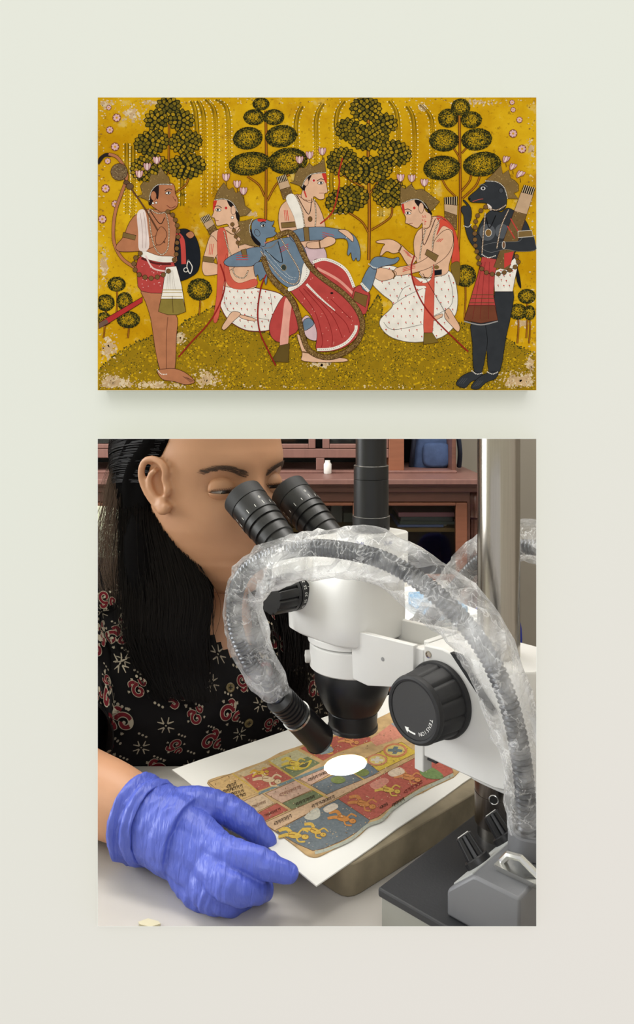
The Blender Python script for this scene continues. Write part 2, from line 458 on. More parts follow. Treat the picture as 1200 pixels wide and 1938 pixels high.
LEAFD = (34, 34, 18)
def leafy(pt, cx, cy, rx, ry, rot=0.0):
    """Round crown of overlapping painted leaves."""
    n = 26; ca, sa = math.cos(rot), math.sin(rot)
    def T(x, y): return (cx + x * ca - y * sa, max(185.5, cy + x * sa + y * ca))
    pt.poly([T(rx * (1 + 0.05 * (i % 2)) * math.cos(2 * math.pi * i / n), ry * (1 + 0.05 * (i % 2)) * math.sin(2 * math.pi * i / n)) for i in range(n)], LEAFD, k=2)
    nr = max(3, int(min(rx, ry) / 4.6)); rr = [0.9 - 0.86 * i_ / (nr - 0.4) for i_ in range(nr)]
    for q, r in enumerate(rr):
        pt.L += 1
        m = max(3, int(2 * math.pi * r * (rx + ry) / 2 / 8.6))
        for i in range(m):
            a = 2 * math.pi * (i + 0.5 * (q % 2)) / m
            x, y = rx * r * math.cos(a), ry * r * math.sin(a)
            d = math.atan2(y / ry, x / rx); L = 5.0; w = 3.7
            col = R.choice(((142, 116, 26), (120, 100, 26), (166, 132, 28), (96, 84, 26)))
            px_, py_ = math.cos(d), math.sin(d)
            pts = [(x + px_ * L, y + py_ * L), (x + px_ * 0.5 - py_ * w, y + py_ * 0.5 + px_ * w), (x - px_ * L * 0.8, y - py_ * L * 0.8), (x + px_ * 0.5 + py_ * w, y + py_ * 0.5 - px_ * w)]
            sh_ = lambda g_: [T(x + (a_ - x) * g_, y + (b_ - y) * g_) for a_, b_ in pts]
            pt.poly(sh_(1.3), LEAFD, k=2, same=True); pt.poly(sh_(0.96), col, k=2, same=True)
def dotty(pt, cx, cy, rx, ry, rot=0.0, dens=1.0):
    """Round crown of dark stipple with a yellow heart."""
    ca, sa = math.cos(rot), math.sin(rot)
    def T(x, y): return (min(1013.5, max(186.5, cx + x * ca - y * sa)), max(185.5, cy + x * sa + y * ca))
    pt.poly([T(rx * math.cos(a), ry * math.sin(a)) for a in [2 * math.pi * i / 16 for i in range(16)]], (44, 42, 18), k=3)
    for (n, lo, hi, col) in ((int(rx * ry * 0.55 * dens), 0.0, 0.72, (150, 120, 22)), (int(rx * ry * 0.3 * dens), 0.0, 0.55, (190, 150, 24)), (int(rx * ry * 0.3 * dens), 0.5, 1.02, (30, 30, 16)), (int(rx * ry * 0.28 * dens), 0.55, 0.98, (128, 108, 26)), (int(rx * ry * 0.12 * dens), 0.0, 0.9, (58, 66, 34))):
        pt.L += 1
        for i in range(n):
            a = R.uniform(0, 6.283); r = math.sqrt(R.uniform(lo * lo, hi * hi))
            x, y = T(rx * r * math.cos(a), ry * r * math.sin(a)); pt.dab(x, y, R.uniform(0.5, 1.15), col, R.uniform(0.8, 1.6), R.uniform(0, 3))
BARK = (140, 76, 20)
def branch(pt, pts, w, w2=None):
    pt.stroke(pts, w + 1.0, (92, 48, 18), w2=None if w2 is None else w2 + 1); pt.stroke(pts, w * 0.55, (176, 112, 30), w2=None if w2 is None else w2 * 0.5)
def tree(name, fn, branches, crowns, label):
    pt = Paint(fpaint, base=LAY + 1)
    for b in branches: branch(pt, *b)
    for c in crowns: fn(pt, *c)
    o = pt.build(name, m_pt, painting); o['label'] = label
    return pt.L
LT = [tree('painted_tree', leafy, [([(320, 205), (320, 260), (319, 330)], 3), ([(358, 330), (352, 350), (330, 366)], 3), ([(300, 250), (318, 262)], 2), ([(340, 250), (322, 262)], 2)],
    [(319, 201, 21, 16), (296, 228, 20, 18), (343, 228, 22, 18), (287, 270, 32, 21, -0.2), (351, 269, 30, 20, -0.1), (284, 318, 36, 24, -0.15), (353, 315, 35, 22, -0.1)], 'leafy tree behind the leftmost figure'),
  tree('painted_tree', dotty, [([(503, 210), (504, 300), (503, 415)], 4), ([(468, 334), (490, 350), (501, 372)], 3), ([(548, 330), (524, 348), (506, 380)], 3)],
    [(494, 197, 16, 12), (481, 222, 20, 15), (518, 222, 20, 15), (469, 262, 28, 21, -0.15), (532, 258, 30, 21, -0.15), (473, 310, 40, 22, -0.12), (545, 305, 37, 25, -0.12)], 'stippled tree behind the blue figure'),
  tree('painted_tree', leafy, [([(697, 225), (697, 300), (699, 400), (698, 492)], 5), ([(740, 312), (718, 342), (700, 366)], 3), ([(648, 330), (670, 345), (690, 356)], 3), ([(660, 402), (685, 420), (697, 440)], 3), ([(742, 390), (738, 412), (702, 436)], 3)],
    [(692, 206, 28, 21), (659, 245, 22, 19, -0.2), (728, 233, 22, 16, 0.2), (697, 260, 38, 23, -0.05), (747, 290, 30, 22, 0.2), (648, 306, 28, 25, -0.2), (697, 322, 45, 24, -0.08), (657, 378, 41, 24, -0.25), (737, 366, 31, 25, -0.1)], 'leafy tree in the middle of the painting'),
  tree('painted_tree', dotty, [([(869, 215), (870, 270), (871, 380), (866, 500)], 4), ([(836, 338), (846, 356), (862, 372)], 2.5), ([(892, 330), (888, 344), (873, 362)], 3), ([(908, 334), (900, 352), (875, 376)], 3), ([(846, 266), (862, 286), (870, 300)], 2.5), ([(890, 272), (874, 290)], 2.5)],
    [(872, 203, 18, 16), (848, 224, 19, 18), (892, 227, 20, 16), (840, 266, 28, 21), (902, 264, 29, 21, -0.1), (836, 318, 35, 23, -0.1), (912, 311, 36, 23, -0.15)], 'stippled tree behind the dark figure')]
for (x, y, rx, ry, gy) in ((221, 538, 17, 14, 600), (200, 573, 17, 16, 620), (236, 570, 15, 17, 622), (243, 605, 22, 16, 640), (197, 604, 14, 13, 640), (378, 548, 23, 21, 596), (880, 522, 21, 21, 604), (997, 561, 17, 14, 640), (980, 590, 18, 15, 650), (1002, 592, 11, 14, 650)):
    tree('painted_shrub', dotty, [([(x, y), (x + 1, (y + gy) / 2), (x - 1, gy)], 2.2)], [(x, y, rx, ry)], 'small stippled shrub')
LF = max(LT) + 1

# ---- figures
def lotus(pt, x, y, s=1.0, tilt=0.0):
    pt.stroke([(x, y + 8 * s), (x + 1, y + 16 * s)], 1, INK)
    for k in (-1, 1, 0):
        pt.blob(x + k * 3.4 * s, y, 3.0 * s, 7.4 * s, (206, 160, 156) if k else (228, 196, 186), rot=0.35 * k + tilt, n=12, line=(110, 52, 60), w=0.7)
def crown(pt, pts, band, flip=1):
    pt.poly(pts, GOLD, smooth=False, line=(64, 44, 22), w=0.8)
    pt.L += 1
    xs_ = [p[0] for p in pts]; ys_ = [p[1] for p in pts]
    for i in range(150):
        x, y = R.uniform(min(xs_), max(xs_)), R.uniform(min(ys_), max(ys_))
        if in_poly(x, y, pts): pt.dab(x, y, R.uniform(0.4, 1.0), R.choice(((176, 146, 90), (84, 62, 32), (150, 122, 70))))
    pt.stroke(band, 2.2, (60, 40, 24)); pt.dots(band, 2.6, 1.0, (240, 234, 216))
def speckle(pt, poly, n, cols, s=(0.4, 1.0)):
    xs_ = [p[0] for p in poly]; ys_ = [p[1] for p in poly]; pt.L += 1
    for i in range(n):
        x, y = R.uniform(min(xs_), max(xs_)), R.uniform(min(ys_), max(ys_))
        if in_poly(x, y, poly): pt.dab(x, y, R.uniform(*s), R.choice(cols), R.uniform(0.8, 1.6), R.uniform(0, 3))
def eye(pt, x, y, d, white=(240, 232, 220)):
    pt.poly([(x - 6 * d, y + 0.5), (x - 1 * d, y - 3.0), (x + 5 * d, y - 1.2), (x + 1 * d, y + 2.4)], white, line=(30, 20, 16), w=0.9)
    pt.blob(x + 0.5 * d, y - 0.4, 2.0, 2.1, (24, 18, 16), n=10)
    pt.stroke([(x - 7 * d, y - 4), (x, y - 8), (x + 7 * d, y - 6)], 1.3, (32, 22, 18))
def beads(pt, pts, gap=9, r=4.0):
    pt.stroke(pts, 1.2, (30, 22, 18)); pt.dots(pts, gap, r, (116, 84, 48), line=(48, 32, 20))
def chain(pt, pts, col=(238, 228, 206), base=(112, 78, 44)):
    pt.stroke(pts, 2.4, base); pt.dots(pts, 2.9, 1.0, col)
def flowers(pt, poly, gap=13):
    xs_ = [p[0] for p in poly]; ys_ = [p[1] for p in poly]; pt.L += 1
    y = min(ys_) + 6; k = 0
    while y < max(ys_):
        x = min(xs_) + (k % 2) * gap / 2 + 3
        while x < max(xs_):
            jx, jy = x + R.uniform(-1.5, 1.5), y + R.uniform(-1.5, 1.5)
            if all(in_poly(jx + ox, jy + oy, poly) for ox, oy in ((-3, 0), (3, 0), (0, 3), (0, -3))):
                pt.dab(jx, jy - 1, 1.6, (190, 54, 46)); pt.dab(jx + 0.6, jy + 1.6, 0.7, (92, 86, 60), 1.8, 0.8)
            x += gap
        y += gap * 0.85; k += 1
def folds(pt, lines, col, w=0.8):
    for l in lines: pt.stroke(l, w, col)
def quiver(pt, tl, tr, br, bl, cut=0.36):
    def mix(a, b, t): return (a[0] + (b[0] - a[0]) * t, a[1] + (b[1] - a[1]) * t)
    ml, mr = mix(tl, bl, cut * 0.75), mix(tr, br, cut * 0.75); nl, nr = mix(tl, bl, cut), mix(tr, br, cut)
    pt.poly([tl, tr, mr, ml], (36, 30, 26), smooth=False)
    pt.L += 1
    for k in range(6):
        pt.stroke([mix(tl, tr, (k + 0.5) / 6), mix(ml, mr, (k + 0.5) / 6)], 1.2, (214, 190, 150), same=True)
    m2l, m2r = mix(tl, bl, cut + 0.2), mix(tr, br, cut + 0.2)
    pt.poly([ml, mr, m2r, m2l], (190, 158, 124), smooth=False, line=INK, w=0.7)
    body = [m2l, m2r, br, bl]
    pt.poly(body, (112, 86, 50), smooth=False, line=INK, w=0.8); speckle(pt, body, 90, ((170, 140, 90), (76, 56, 30)))
def fig(name, label):
    pt = Paint(fpaint, base=LF); return pt
def done(pt, label):
    o = pt.build('painted_figure', m_pt, painting); o['label'] = label

# centre back: standing behind the blue figure, facing right
p = Paint(fpaint, base=LF)
quiver(p, (523, 336), (541, 330), (556, 372), (536, 378))
p.poly([(531, 392), (545, 378), (562, 368), (590, 376), (602, 388), (612, 412), (616, 436), (610, 470), (616, 500), (560, 500), (545, 450), (532, 440), (527, 415)], SKIN, line=INK)
p.poly([(575, 470), (612, 468), (617, 498), (590, 500)], (206, 176, 176), line=INK)
p.poly([(541, 376), (556, 368), (572, 400), (578, 440), (566, 446), (556, 410)], WHT, line=(150, 130, 110), w=0.6)
p.poly([(572, 362), (588, 332), (606, 326), (617, 330), (618, 350), (620, 364), (614, 367), (614, 376), (604, 378), (594, 372), (590, 384), (572, 376)], SKIN, line=INK, k=3)
p.poly([(568, 352), (578, 338), (590, 330), (584, 345), (578, 356), (576, 362)], (34, 26, 24), line=None)
p.blob(579, 344, 5, 8.5, SKIN, n=14, line=INK)
p.poly([(609, 328), (617, 330), (618, 348), (614, 342)], (196, 54, 44)); p.blob(594, 342, 3, 3, (190, 50, 44), n=10, line=(240, 220, 200))
eye(p, 607, 347, 1); p.stroke([(604, 366), (613, 366)], 0.9, (120, 40, 34))
crown(p, [(549, 346), (556, 344), (559, 330), (566, 318), (578, 318), (585, 309), (593, 316), (605, 309), (613, 298), (617, 326), (600, 326), (586, 332), (576, 344), (571, 354), (562, 350)], [(572, 354), (578, 340), (590, 330), (617, 327)])
for a in ((567, 303), (586, 294), (610, 287)): lotus(p, *a)
chain(p, [(560, 370), (572, 400), (578, 440)]); chain(p, [(595, 378), (598, 405), (596, 436)]); p.stroke([(562, 370), (584, 406), (590, 376)], 1.3, (26, 20, 18)); p.blob(587, 415, 4, 5, (110, 80, 44), n=12, line=INK)
p.dots([(563, 368), (575, 378), (590, 380)], 3, 1.2, (120, 70, 40)); p.stroke([(576, 362), (580, 374)], 2.5, (200, 60, 50))
p.poly([(532, 422), (558, 420), (560, 430), (533, 432)], GOLD, smooth=False, line=INK)
for k in range(3): p.stroke([(538 + 3 * k, 398), (540 + 3 * k, 418)], 1, (206, 58, 50))
p.stroke([(648, 300), (641, 330), (642, 350), (630, 400), (606, 424)], 2.5, (170, 46, 34))
done(p, 'pale crowned figure standing behind the blue one'); LB = p.L

# seated left, facing left, holding the blue figure
p = Paint(fpaint, base=LF)
quiver(p, (379, 413), (396, 405), (414, 440), (402, 452))
skirt = [(416, 536), (450, 540), (485, 545), (530, 556), (540, 575), (524, 600), (512, 624), (470, 626), (440, 612), (424, 594), (414, 566)]
p.poly(skirt, WHT, line=(100, 40, 44), w=1.6); flowers(p, skirt)
folds(p, [[(424, 560), (430, 585), (450, 594), (510, 606)], [(512, 556), (516, 590)]], (120, 110, 100))
p.poly([(420, 620), (428, 606), (440, 590), (456, 594), (442, 608), (426, 624)], SKIN, line=INK); p.poly([(456, 596), (484, 604), (480, 608), (456, 602)], SKIN, line=INK)
p.poly([(398, 446), (420, 432), (446, 428), (466, 440), (482, 468), (486, 520), (480, 546), (420, 540), (414, 515), (408, 480)], SKIN, line=INK)
p.poly([(400, 446), (389, 474), (383, 500), (384, 515), (392, 522), (425, 516), (444, 506), (440, 500), (405, 498), (416, 470)], SKIN, line=INK)
p.poly([(412, 440), (424, 432), (430, 450), (432, 480), (428, 506), (414, 600), (404, 606), (410, 560), (412, 500)], (202, 90, 70), line=(150, 50, 40), w=0.7)
p.poly([(430, 480), (436, 520), (452, 536), (482, 528), (486, 540), (456, 548), (432, 540), (424, 510)], (202, 90, 70), line=(150, 50, 40), w=0.7)
p.poly([(385, 485), (405, 488), (404, 498), (384, 495)], GOLD, smooth=False, line=INK)
for k in range(3): p.stroke([(398 + 3 * k, 462), (396 + 3 * k, 482)], 1, (206, 58, 50))
p.poly([(407, 379), (428, 376), (442, 384), (450, 400), (452, 428), (436, 432), (430, 424), (412, 428), (408, 420), (406, 413), (401, 411), (405, 400), (404, 388)], SKIN, line=INK, k=3)
p.poly([(430, 378), (446, 384), (453, 402), (453, 420), (447, 412), (444, 392), (436, 392)], (30, 24, 22)); p.blob(442, 398, 4.6, 9, SKIN, n=14, line=INK)
p.poly([(405, 380), (411, 380), (406, 396), (403, 398)], (196, 54, 44)); p.blob(428, 394, 2.6, 2.6, (190, 50, 44), n=10)
eye(p, 413, 398, -1); p.stroke([(406, 417), (414, 418)], 0.9, (120, 40, 34)); p.blob(440, 412, 2.6, 2.6, (240, 232, 216), n=8, line=INK)
crown(p, [(406, 378), (412, 362), (424, 346), (433, 360), (441, 355), (446, 366), (454, 362), (462, 378), (464, 390), (476, 398), (466, 408), (454, 410), (446, 390), (434, 380), (420, 376)], [(407, 379), (424, 377), (440, 384), (450, 402)])
for a in ((428, 336), (449, 349), (461, 362)): lotus(p, *a)
beads(p, [(440, 425), (444, 440), (450, 458), (452, 470)], 12, 3.6); chain(p, [(424, 438), (432, 470), (442, 492)]); p.stroke([(428, 436), (442, 444), (454, 432)], 1.6, (104, 74, 40))
chain(p, [(440, 508), (446, 522), (462, 526), (470, 512)])
p.stroke([(417, 500), (426, 530), (422, 560), (408, 592), (390, 618), (362, 648), (338, 676)], 2.6, (142, 36, 30))
done(p, 'pale crowned figure seated at the left of the blue one'); LB = max(LB, p.L)

# right seated, facing left
p = Paint(fpaint, base=LF)
quiver(p, (840, 374), (866, 372), (864, 436), (842, 420))
p.poly([(822, 412), (836, 410), (856, 428), (866, 455), (869, 498), (855, 502), (856, 455), (844, 430)], (204, 76, 56), line=(150, 50, 40), w=0.7); p.poly([(854, 500), (870, 498), (868, 540), (856, 520)], (120, 96, 40), line=INK, w=0.6)
skirt = [(704, 534), (718, 508), (745, 504), (784, 524), (820, 526), (846, 512), (860, 528), (866, 560), (864, 590), (856, 606), (864, 612), (836, 638), (786, 648), (744, 640), (722, 622), (720, 604), (744, 577), (722, 556)]
p.poly(skirt, WHT, line=(110, 96, 84), w=1.1); flowers(p, skirt, 15)
folds(p, [[(744, 577), (770, 560), (800, 546)], [(752, 570), (762, 548), (776, 540)], [(726, 610), (744, 624), (800, 614)], [(848, 520), (856, 550), (852, 580), (816, 600)]], (110, 104, 96), 0.9)
p.poly([(816, 602), (836, 594), (836, 600), (818, 608)], SKIN, line=INK); p.poly([(842, 590), (850, 584), (860, 600), (870, 618), (866, 628), (852, 614), (842, 602)], SKIN, line=INK)
p.poly([(800, 430), (812, 414), (826, 410), (846, 420), (857, 440), (858, 470), (850, 500), (848, 514), (836, 522), (800, 524), (790, 500), (784, 478), (783, 456), (790, 438)], SKIN, line=INK)
p.poly([(788, 492), (774, 504), (758, 480), (748, 472), (756, 462), (772, 476), (786, 486)], SKIN, line=INK)
p.poly([(712, 457), (724, 454), (742, 454), (758, 464), (756, 476), (744, 480), (732, 476), (722, 484), (719, 482), (724, 468), (728, 462), (714, 460)], SKIN, line=INK)
p.poly([(852, 436), (858, 455), (850, 478), (832, 496), (800, 512), (752, 522), (749, 508), (790, 498), (816, 480), (822, 456), (838, 438)], SKIN, line=INK)
p.poly([(706, 512), (716, 506), (748, 514), (745, 526), (722, 532), (708, 524)], SKIN, line=INK); p.stroke([(742, 512), (747, 520), (744, 528)], 2.5, (104, 74, 44))
p.poly([(808, 472), (830, 484), (824, 496), (804, 482)], GOLD, smooth=False, line=INK); p.stroke([(754, 476), (760, 466)], 2.5, (104, 74, 44)); p.blob(826, 506, 5, 4, GOLD, n=10); p.poly([(820, 512), (836, 510), (836, 520), (821, 522)], (26, 26, 30), smooth=False)
p.poly([(780, 522), (800, 536), (816, 528), (820, 500), (822, 530), (818, 630), (802, 630), (804, 560), (806, 542), (786, 540)], (202, 90, 70), line=(150, 50, 40), w=0.7)
p.poly([(802, 630), (818, 630), (830, 648), (801, 652)], (118, 96, 40), smooth=False, line=INK)
p.poly([(826, 412), (846, 420), (858, 436), (852, 434), (838, 428), (826, 446), (832, 424)], (204, 76, 56), line=(150, 50, 40), w=0.6)
p.poly([(760, 386), (784, 378), (798, 384), (806, 400), (816, 408), (812, 430), (800, 434), (799, 422), (790, 432), (778, 427), (772, 424), (767, 422), (768, 412), (762, 400)], SKIN, line=INK, k=3)
p.poly([(784, 380), (798, 380), (810, 392), (818, 406), (812, 404), (804, 394), (796, 396)], (30, 24, 22)); p.blob(797, 394, 5, 10, SKIN, n=14, line=INK)
p.poly([(760, 386), (764, 386), (766, 404), (762, 402)], (196, 54, 44)); p.blob(784, 394, 2.6, 2.6, (190, 50, 44), n=10)
eye(p, 772, 404, -1); p.stroke([(774, 424), (781, 423)], 0.9, (120, 40, 34))
crown(p, [(757, 388), (758, 352), (766, 358), (778, 349), (786, 360), (799, 358), (808, 364), (818, 372), (832, 382), (822, 394), (814, 400), (806, 386), (794, 378), (780, 378), (768, 382)], [(760, 386), (780, 378), (796, 380), (810, 396)])
for a in ((758, 337), (779, 338), (803, 346)): lotus(p, *a)
chain(p, [(806, 432), (798, 462), (794, 492)]); chain(p, [(832, 416), (822, 440), (818, 470)]); p.stroke([(799, 434), (803, 464), (824, 414)], 1.3, (60, 30, 26)); p.dots([(800, 432), (812, 430), (819, 410)], 3, 1.2, (120, 70, 40))
chain(p, [(794, 518), (804, 528), (816, 522), (819, 504)])
for k in range(3): p.stroke([(826 + 3.2 * k, 458), (832 + 3.2 * k, 452)], 1, (206, 58, 50)); p.stroke([(764 + 3 * k, 474 + 4 * k), (774 + 3 * k, 480 + 4 * k)], 1, (206, 58, 50)); p.stroke([(762, 508 + 3 * k), (786, 501 + 3 * k)], 1, (206, 58, 50))
for k in range(16): p.dab(803 + R.uniform(-4, 4), 416 + R.uniform(-8, 10), 0.9, (200, 60, 56))
p.stroke([(784, 484), (778, 508), (784, 540), (802, 578), (832, 614), (886, 666)], 2.6, (142, 36, 30)); p.stroke([(800, 518), (830, 570), (850, 604)], 0.8, (50, 30, 24))
done(p, 'pale crowned figure seated at the right, touching the blue foot'); LB = max(LB, p.L)

# reclining blue figure in red
p = Paint(fpaint, base=LB + 1)
red1 = [(594, 498), (612, 492), (640, 502), (660, 520), (672, 546), (700, 556), (690, 594), (664, 600), (620, 560)]
p.poly(red1, RED, line=INK); p.stroke([(592, 497), (614, 491), (640, 500), (658, 516), (670, 544)], 5.5, WHT); p.dots([(592, 497), (614, 491), (640, 500), (658, 516), (670, 544)], 4, 0.8, (50, 44, 40))
p.stroke([(600, 508), (640, 530), (668, 556)], 5, (222, 150, 132)); 
p.poly([(670, 548), (686, 540), (698, 552), (692, 594), (666, 582)], RED, line=INK); p.poly([(672, 552), (696, 560), (692, 582), (668, 568)], (118, 88, 44), smooth=False, line=INK)
p.poly([(683, 540), (698, 506), (710, 508), (712, 516), (699, 552)], BLUE, line=INK, k=3); p.stroke([(683, 536), (698, 552)], 4.5, WHT); p.dots([(683, 536), (698, 552)], 4, 0.8, (50, 44, 40))
p.poly([(700, 500), (708, 488), (722, 486), (742, 490), (753, 487), (755, 492), (746, 500), (726, 504), (708, 510)], BLUE, line=INK); p.dots([(698, 500), (706, 506), (716, 508)], 3, 1.3, (236, 228, 212))
robe = [(546, 544), (566, 536), (582, 512), (596, 506), (616, 530), (650, 556), (676, 590), (682, 618), (672, 642), (646, 660), (612, 666), (598, 660), (600, 630), (590, 600), (574, 580)]
p.poly([(536, 562), (552, 560), (566, 586), (564, 624), (548, 636), (530, 648), (514, 638), (510, 616), (520, 588)], RED, line=INK)
p.poly([(540, 566), (552, 570), (548, 610), (544, 656), (530, 654), (534, 610)], (224, 160, 140)); p.poly([(530, 654), (548, 650), (546, 686), (514, 684)], (96, 76, 34), line=INK, smooth=False)
p.poly([(572, 604), (584, 598), (600, 622), (600, 644), (582, 640), (572, 620)], (206, 176, 176), line=INK); p.poly([(574, 608), (586, 602), (594, 614), (576, 626)], BLUE, line=INK)
p.poly([(562, 634), (572, 640), (586, 668), (600, 674), (652, 678), (650, 685), (576, 684), (572, 668)], SKIN, line=INK); p.stroke([(572, 666), (584, 668)], 2.5, (104, 74, 44))
p.poly(robe, RED, line=INK)
p.stroke([(580, 538), (606, 564), (634, 588)], 4.5, WHT, w2=2); p.dots([(580, 538), (606, 564), (634, 588)], 4, 0.7, (50, 44, 40))
p.stroke([(600, 662), (630, 660), (656, 648), (672, 628), (674, 616)], 5.5, WHT); p.dots([(600, 662), (630, 660), (656, 648), (672, 628), (674, 616)], 4, 0.8, (50, 44, 40))
folds(p, [[(566, 548), (596, 590), (610, 640), (608, 658)], [(574, 546), (612, 590), (628, 630), (628, 656)], [(582, 548), (628, 596), (648, 640)], [(600, 562), (650, 606), (662, 630)], [(626, 566), (664, 604)]], (136, 36, 34), 1.2)
p.L += 1
for i in range(60):
    x, y = R.uniform(550, 680), R.uniform(520, 660)
    if in_poly(x, y, robe): p.dab(x, y, 0.9, (232, 170, 150))
p.blob(628, 555, 3, 2, (26, 20, 20), n=8)
p.poly([(488, 470), (512, 458), (540, 450), (560, 452), (576, 470), (584, 500), (582, 520), (566, 540), (548, 545), (528, 532), (508, 508), (494, 490)], BLUE, line=INK)
p.poly([(574, 500), (584, 498), (586, 518), (570, 540), (548, 552), (546, 544), (566, 536)], WHT, line=INK, w=0.6); p.dots([(580, 504), (580, 522), (566, 540), (550, 548)], 4, 0.8, (50, 44, 40))
p.poly([(548, 441), (575, 432), (610, 430), (640, 434), (662, 440), (676, 454), (682, 476), (681, 492), (676, 494), (674, 488), (670, 494), (666, 490), (664, 478), (660, 484), (657, 480), (659, 464), (652, 452), (620, 454), (580, 456), (556, 458)], BLUE, line=INK, k=3)
p.poly([(424, 496), (438, 484), (466, 472), (492, 468), (498, 482), (482, 502), (454, 505), (432, 504)], BLUE, line=INK); p.poly([(482, 500), (496, 496), (504, 512), (506, 528), (503, 540), (499, 526), (492, 532), (488, 520), (484, 524), (481, 512)], BLUE, line=INK, k=3)
p.poly([(456, 474), (466, 471), (468, 486), (460, 488)], GOLD, smooth=False, line=INK); p.poly([(574, 431), (584, 430), (586, 456), (577, 457)], GOLD, smooth=False, line=INK); p.dots([(652, 440), (656, 450)], 2.6, 1.1, WHT)
for k in range(3): p.stroke([(447, 484 + 4 * k), (470, 484 + 4 * k)], 1, (190, 60, 56)); p.stroke([(610, 440 + 4 * k), (632, 446 + 4 * k)], 1, (190, 60, 56)); p.stroke([(530, 478 - 4 * k), (546, 470 - 4 * k)], 1, (190, 60, 56))
crown(p, [(492, 468), (476, 466), (464, 462), (450, 466), (456, 452), (446, 444), (456, 436), (450, 420), (466, 418), (478, 414), (472, 432), (476, 448), (486, 460)], [(478, 416), (472, 432), (478, 452), (490, 464)])
p.poly([(476, 430), (480, 418), (492, 414), (506, 417), (514, 420), (519, 418), (518, 424), (515, 429), (521, 432), (520, 438), (524, 442), (516, 449), (504, 452), (502, 466), (490, 464), (480, 452)], BLUE, line=INK, k=3)
p.poly([(474, 432), (480, 446), (494, 462), (486, 464), (476, 450)], (26, 22, 24)); p.blob(487, 441, 5, 7, BLUE, rot=-0.5, n=12, line=INK)
p.poly([(488, 415), (500, 415), (504, 419), (490, 420)], (196, 54, 44)); eye(p, 498, 428, 0.8); p.dots([(502, 460), (512, 456), (520, 450)], 3, 1.3, (222, 120, 112))
chain(p, [(494, 476), (510, 500), (536, 530), (558, 538), (568, 526)]); chain(p, [(532, 452), (548, 480), (566, 512), (566, 530)]); p.stroke([(502, 474), (534, 498), (526, 456)], 1.4, (22, 18, 18)); p.blob(537, 507, 5, 6, (52, 60, 54), n=12, line=(150, 120, 70)); p.dots([(500, 470), (514, 468), (526, 456)], 2.6, 1.0, (150, 112, 60))
for i in range(2): p.dots([(500 + 6 * i, 480 - 3 * i), (520 + 6 * i, 504 - 3 * i), (544 + 4 * i, 526 - 3 * i), (560, 530 - 4 * i)], 3, 0.8, (230, 226, 214))
gar = [(524, 448), (546, 440), (560, 452), (574, 482), (588, 506), (612, 528), (650, 556), (676, 586), (686, 616), (674, 650), (642, 672), (612, 676), (586, 664), (574, 640), (564, 596), (548, 562), (520, 534), (506, 510), (498, 486)]
p.stroke(gar, 10.5, INK); p.stroke(gar, 9, (108, 80, 42))
q = cat(gar, 40); p.L += 1
for a in q:
    for k in range(3): p.dab(a[0] + R.uniform(-4, 4), a[1] + R.uniform(-4, 4), R.uniform(0.5, 1.0), R.choice(((166, 136, 84), (70, 50, 26), (136, 104, 56))))
p.stroke([(504, 520), (494, 545), (488, 590), (492, 628), (508, 664), (522, 692)], 2.8, (142, 36, 30))
p.poly([(606, 456), (620, 448), (634, 452), (632, 462), (610, 470), (584, 470), (582, 460)], SKIN, line=INK); p.stroke([(604, 456), (606, 470)], 2.6, (104, 74, 44)); p.poly([(640, 436), (656, 436), (668, 448), (668, 458), (660, 452), (650, 444)], SKIN, line=INK)
done(p, 'blue figure in a red robe reclining under a brown garland')

# left standing, brown
p = Paint(fpaint, base=LF)
p.poly([(187, 312), (187, 300), (200, 290), (212, 292), (210, 297), (198, 298)], (40, 34, 34)); p.stroke([(206, 292), (222, 298), (236, 318), (240, 336), (232, 362), (220, 396), (215, 430), (217, 462), (232, 490), (258, 508)], 6.5, INK); p.stroke([(206, 292), (222, 298), (236, 318), (240, 336), (232, 362), (220, 396), (215, 430), (217, 462), (232, 490), (258, 508)], 5.2, (176, 112, 74))
sh = [(326, 446), (342, 434), (358, 436), (372, 452), (379, 480), (376, 510), (362, 524), (340, 532), (330, 520)]
p.poly(sh, (30, 33, 38), line=(16, 14, 14)); p.stroke([(330, 440), (345, 455), (348, 500)], 9, (190, 70, 62)); p.stroke([(356, 492), (364, 505), (360, 518), (354, 505), (357, 492)], 1.6, WHT); p.blob(352, 511, 4, 4, (30, 33, 38), line=WHT, n=12, w=1.4)
p.poly([(187, 612), (202, 602), (270, 562), (270, 572), (206, 612), (187, 622)], (176, 50, 48), line=INK, smooth=False); p.poly([(187, 612), (202, 604), (206, 611), (187, 622)], (110, 84, 70), smooth=False)
p.poly([(268, 548), (308, 548), (322, 585), (336, 602), (334, 640), (331, 700), (318, 706), (304, 702), (294, 660), (286, 606), (276, 572)], SKIN2, line=INK, k=3)
p.stroke([(318, 600), (315, 640), (315, 700)], 1, (96, 54, 36)); p.poly([(298, 702), (314, 698), (332, 698), (352, 706), (369, 722), (352, 728), (330, 722), (308, 718)], SKIN2, line=INK); p.dots([(298, 700), (306, 708), (318, 708)], 3, 1.3, WHT)
for k in range(4): p.stroke([(346 + 3 * k, 712 + k), (362 + 2 * k, 724 - k)], 0.6, INK)
p.poly([(262, 408), (282, 396), (312, 402), (328, 412), (334, 436), (330, 470), (332, 498), (268, 492), (266, 470), (260, 440)], SKIN2, line=INK)
p.poly([(266, 486), (298, 492), (330, 498), (326, 550), (268, 551), (260, 520), (258, 506)], RED, line=INK, k=3)
p.L += 1
for i in range(26): p.dab(R.uniform(266, 318), R.uniform(500, 545), 0.9, (234, 190, 180))
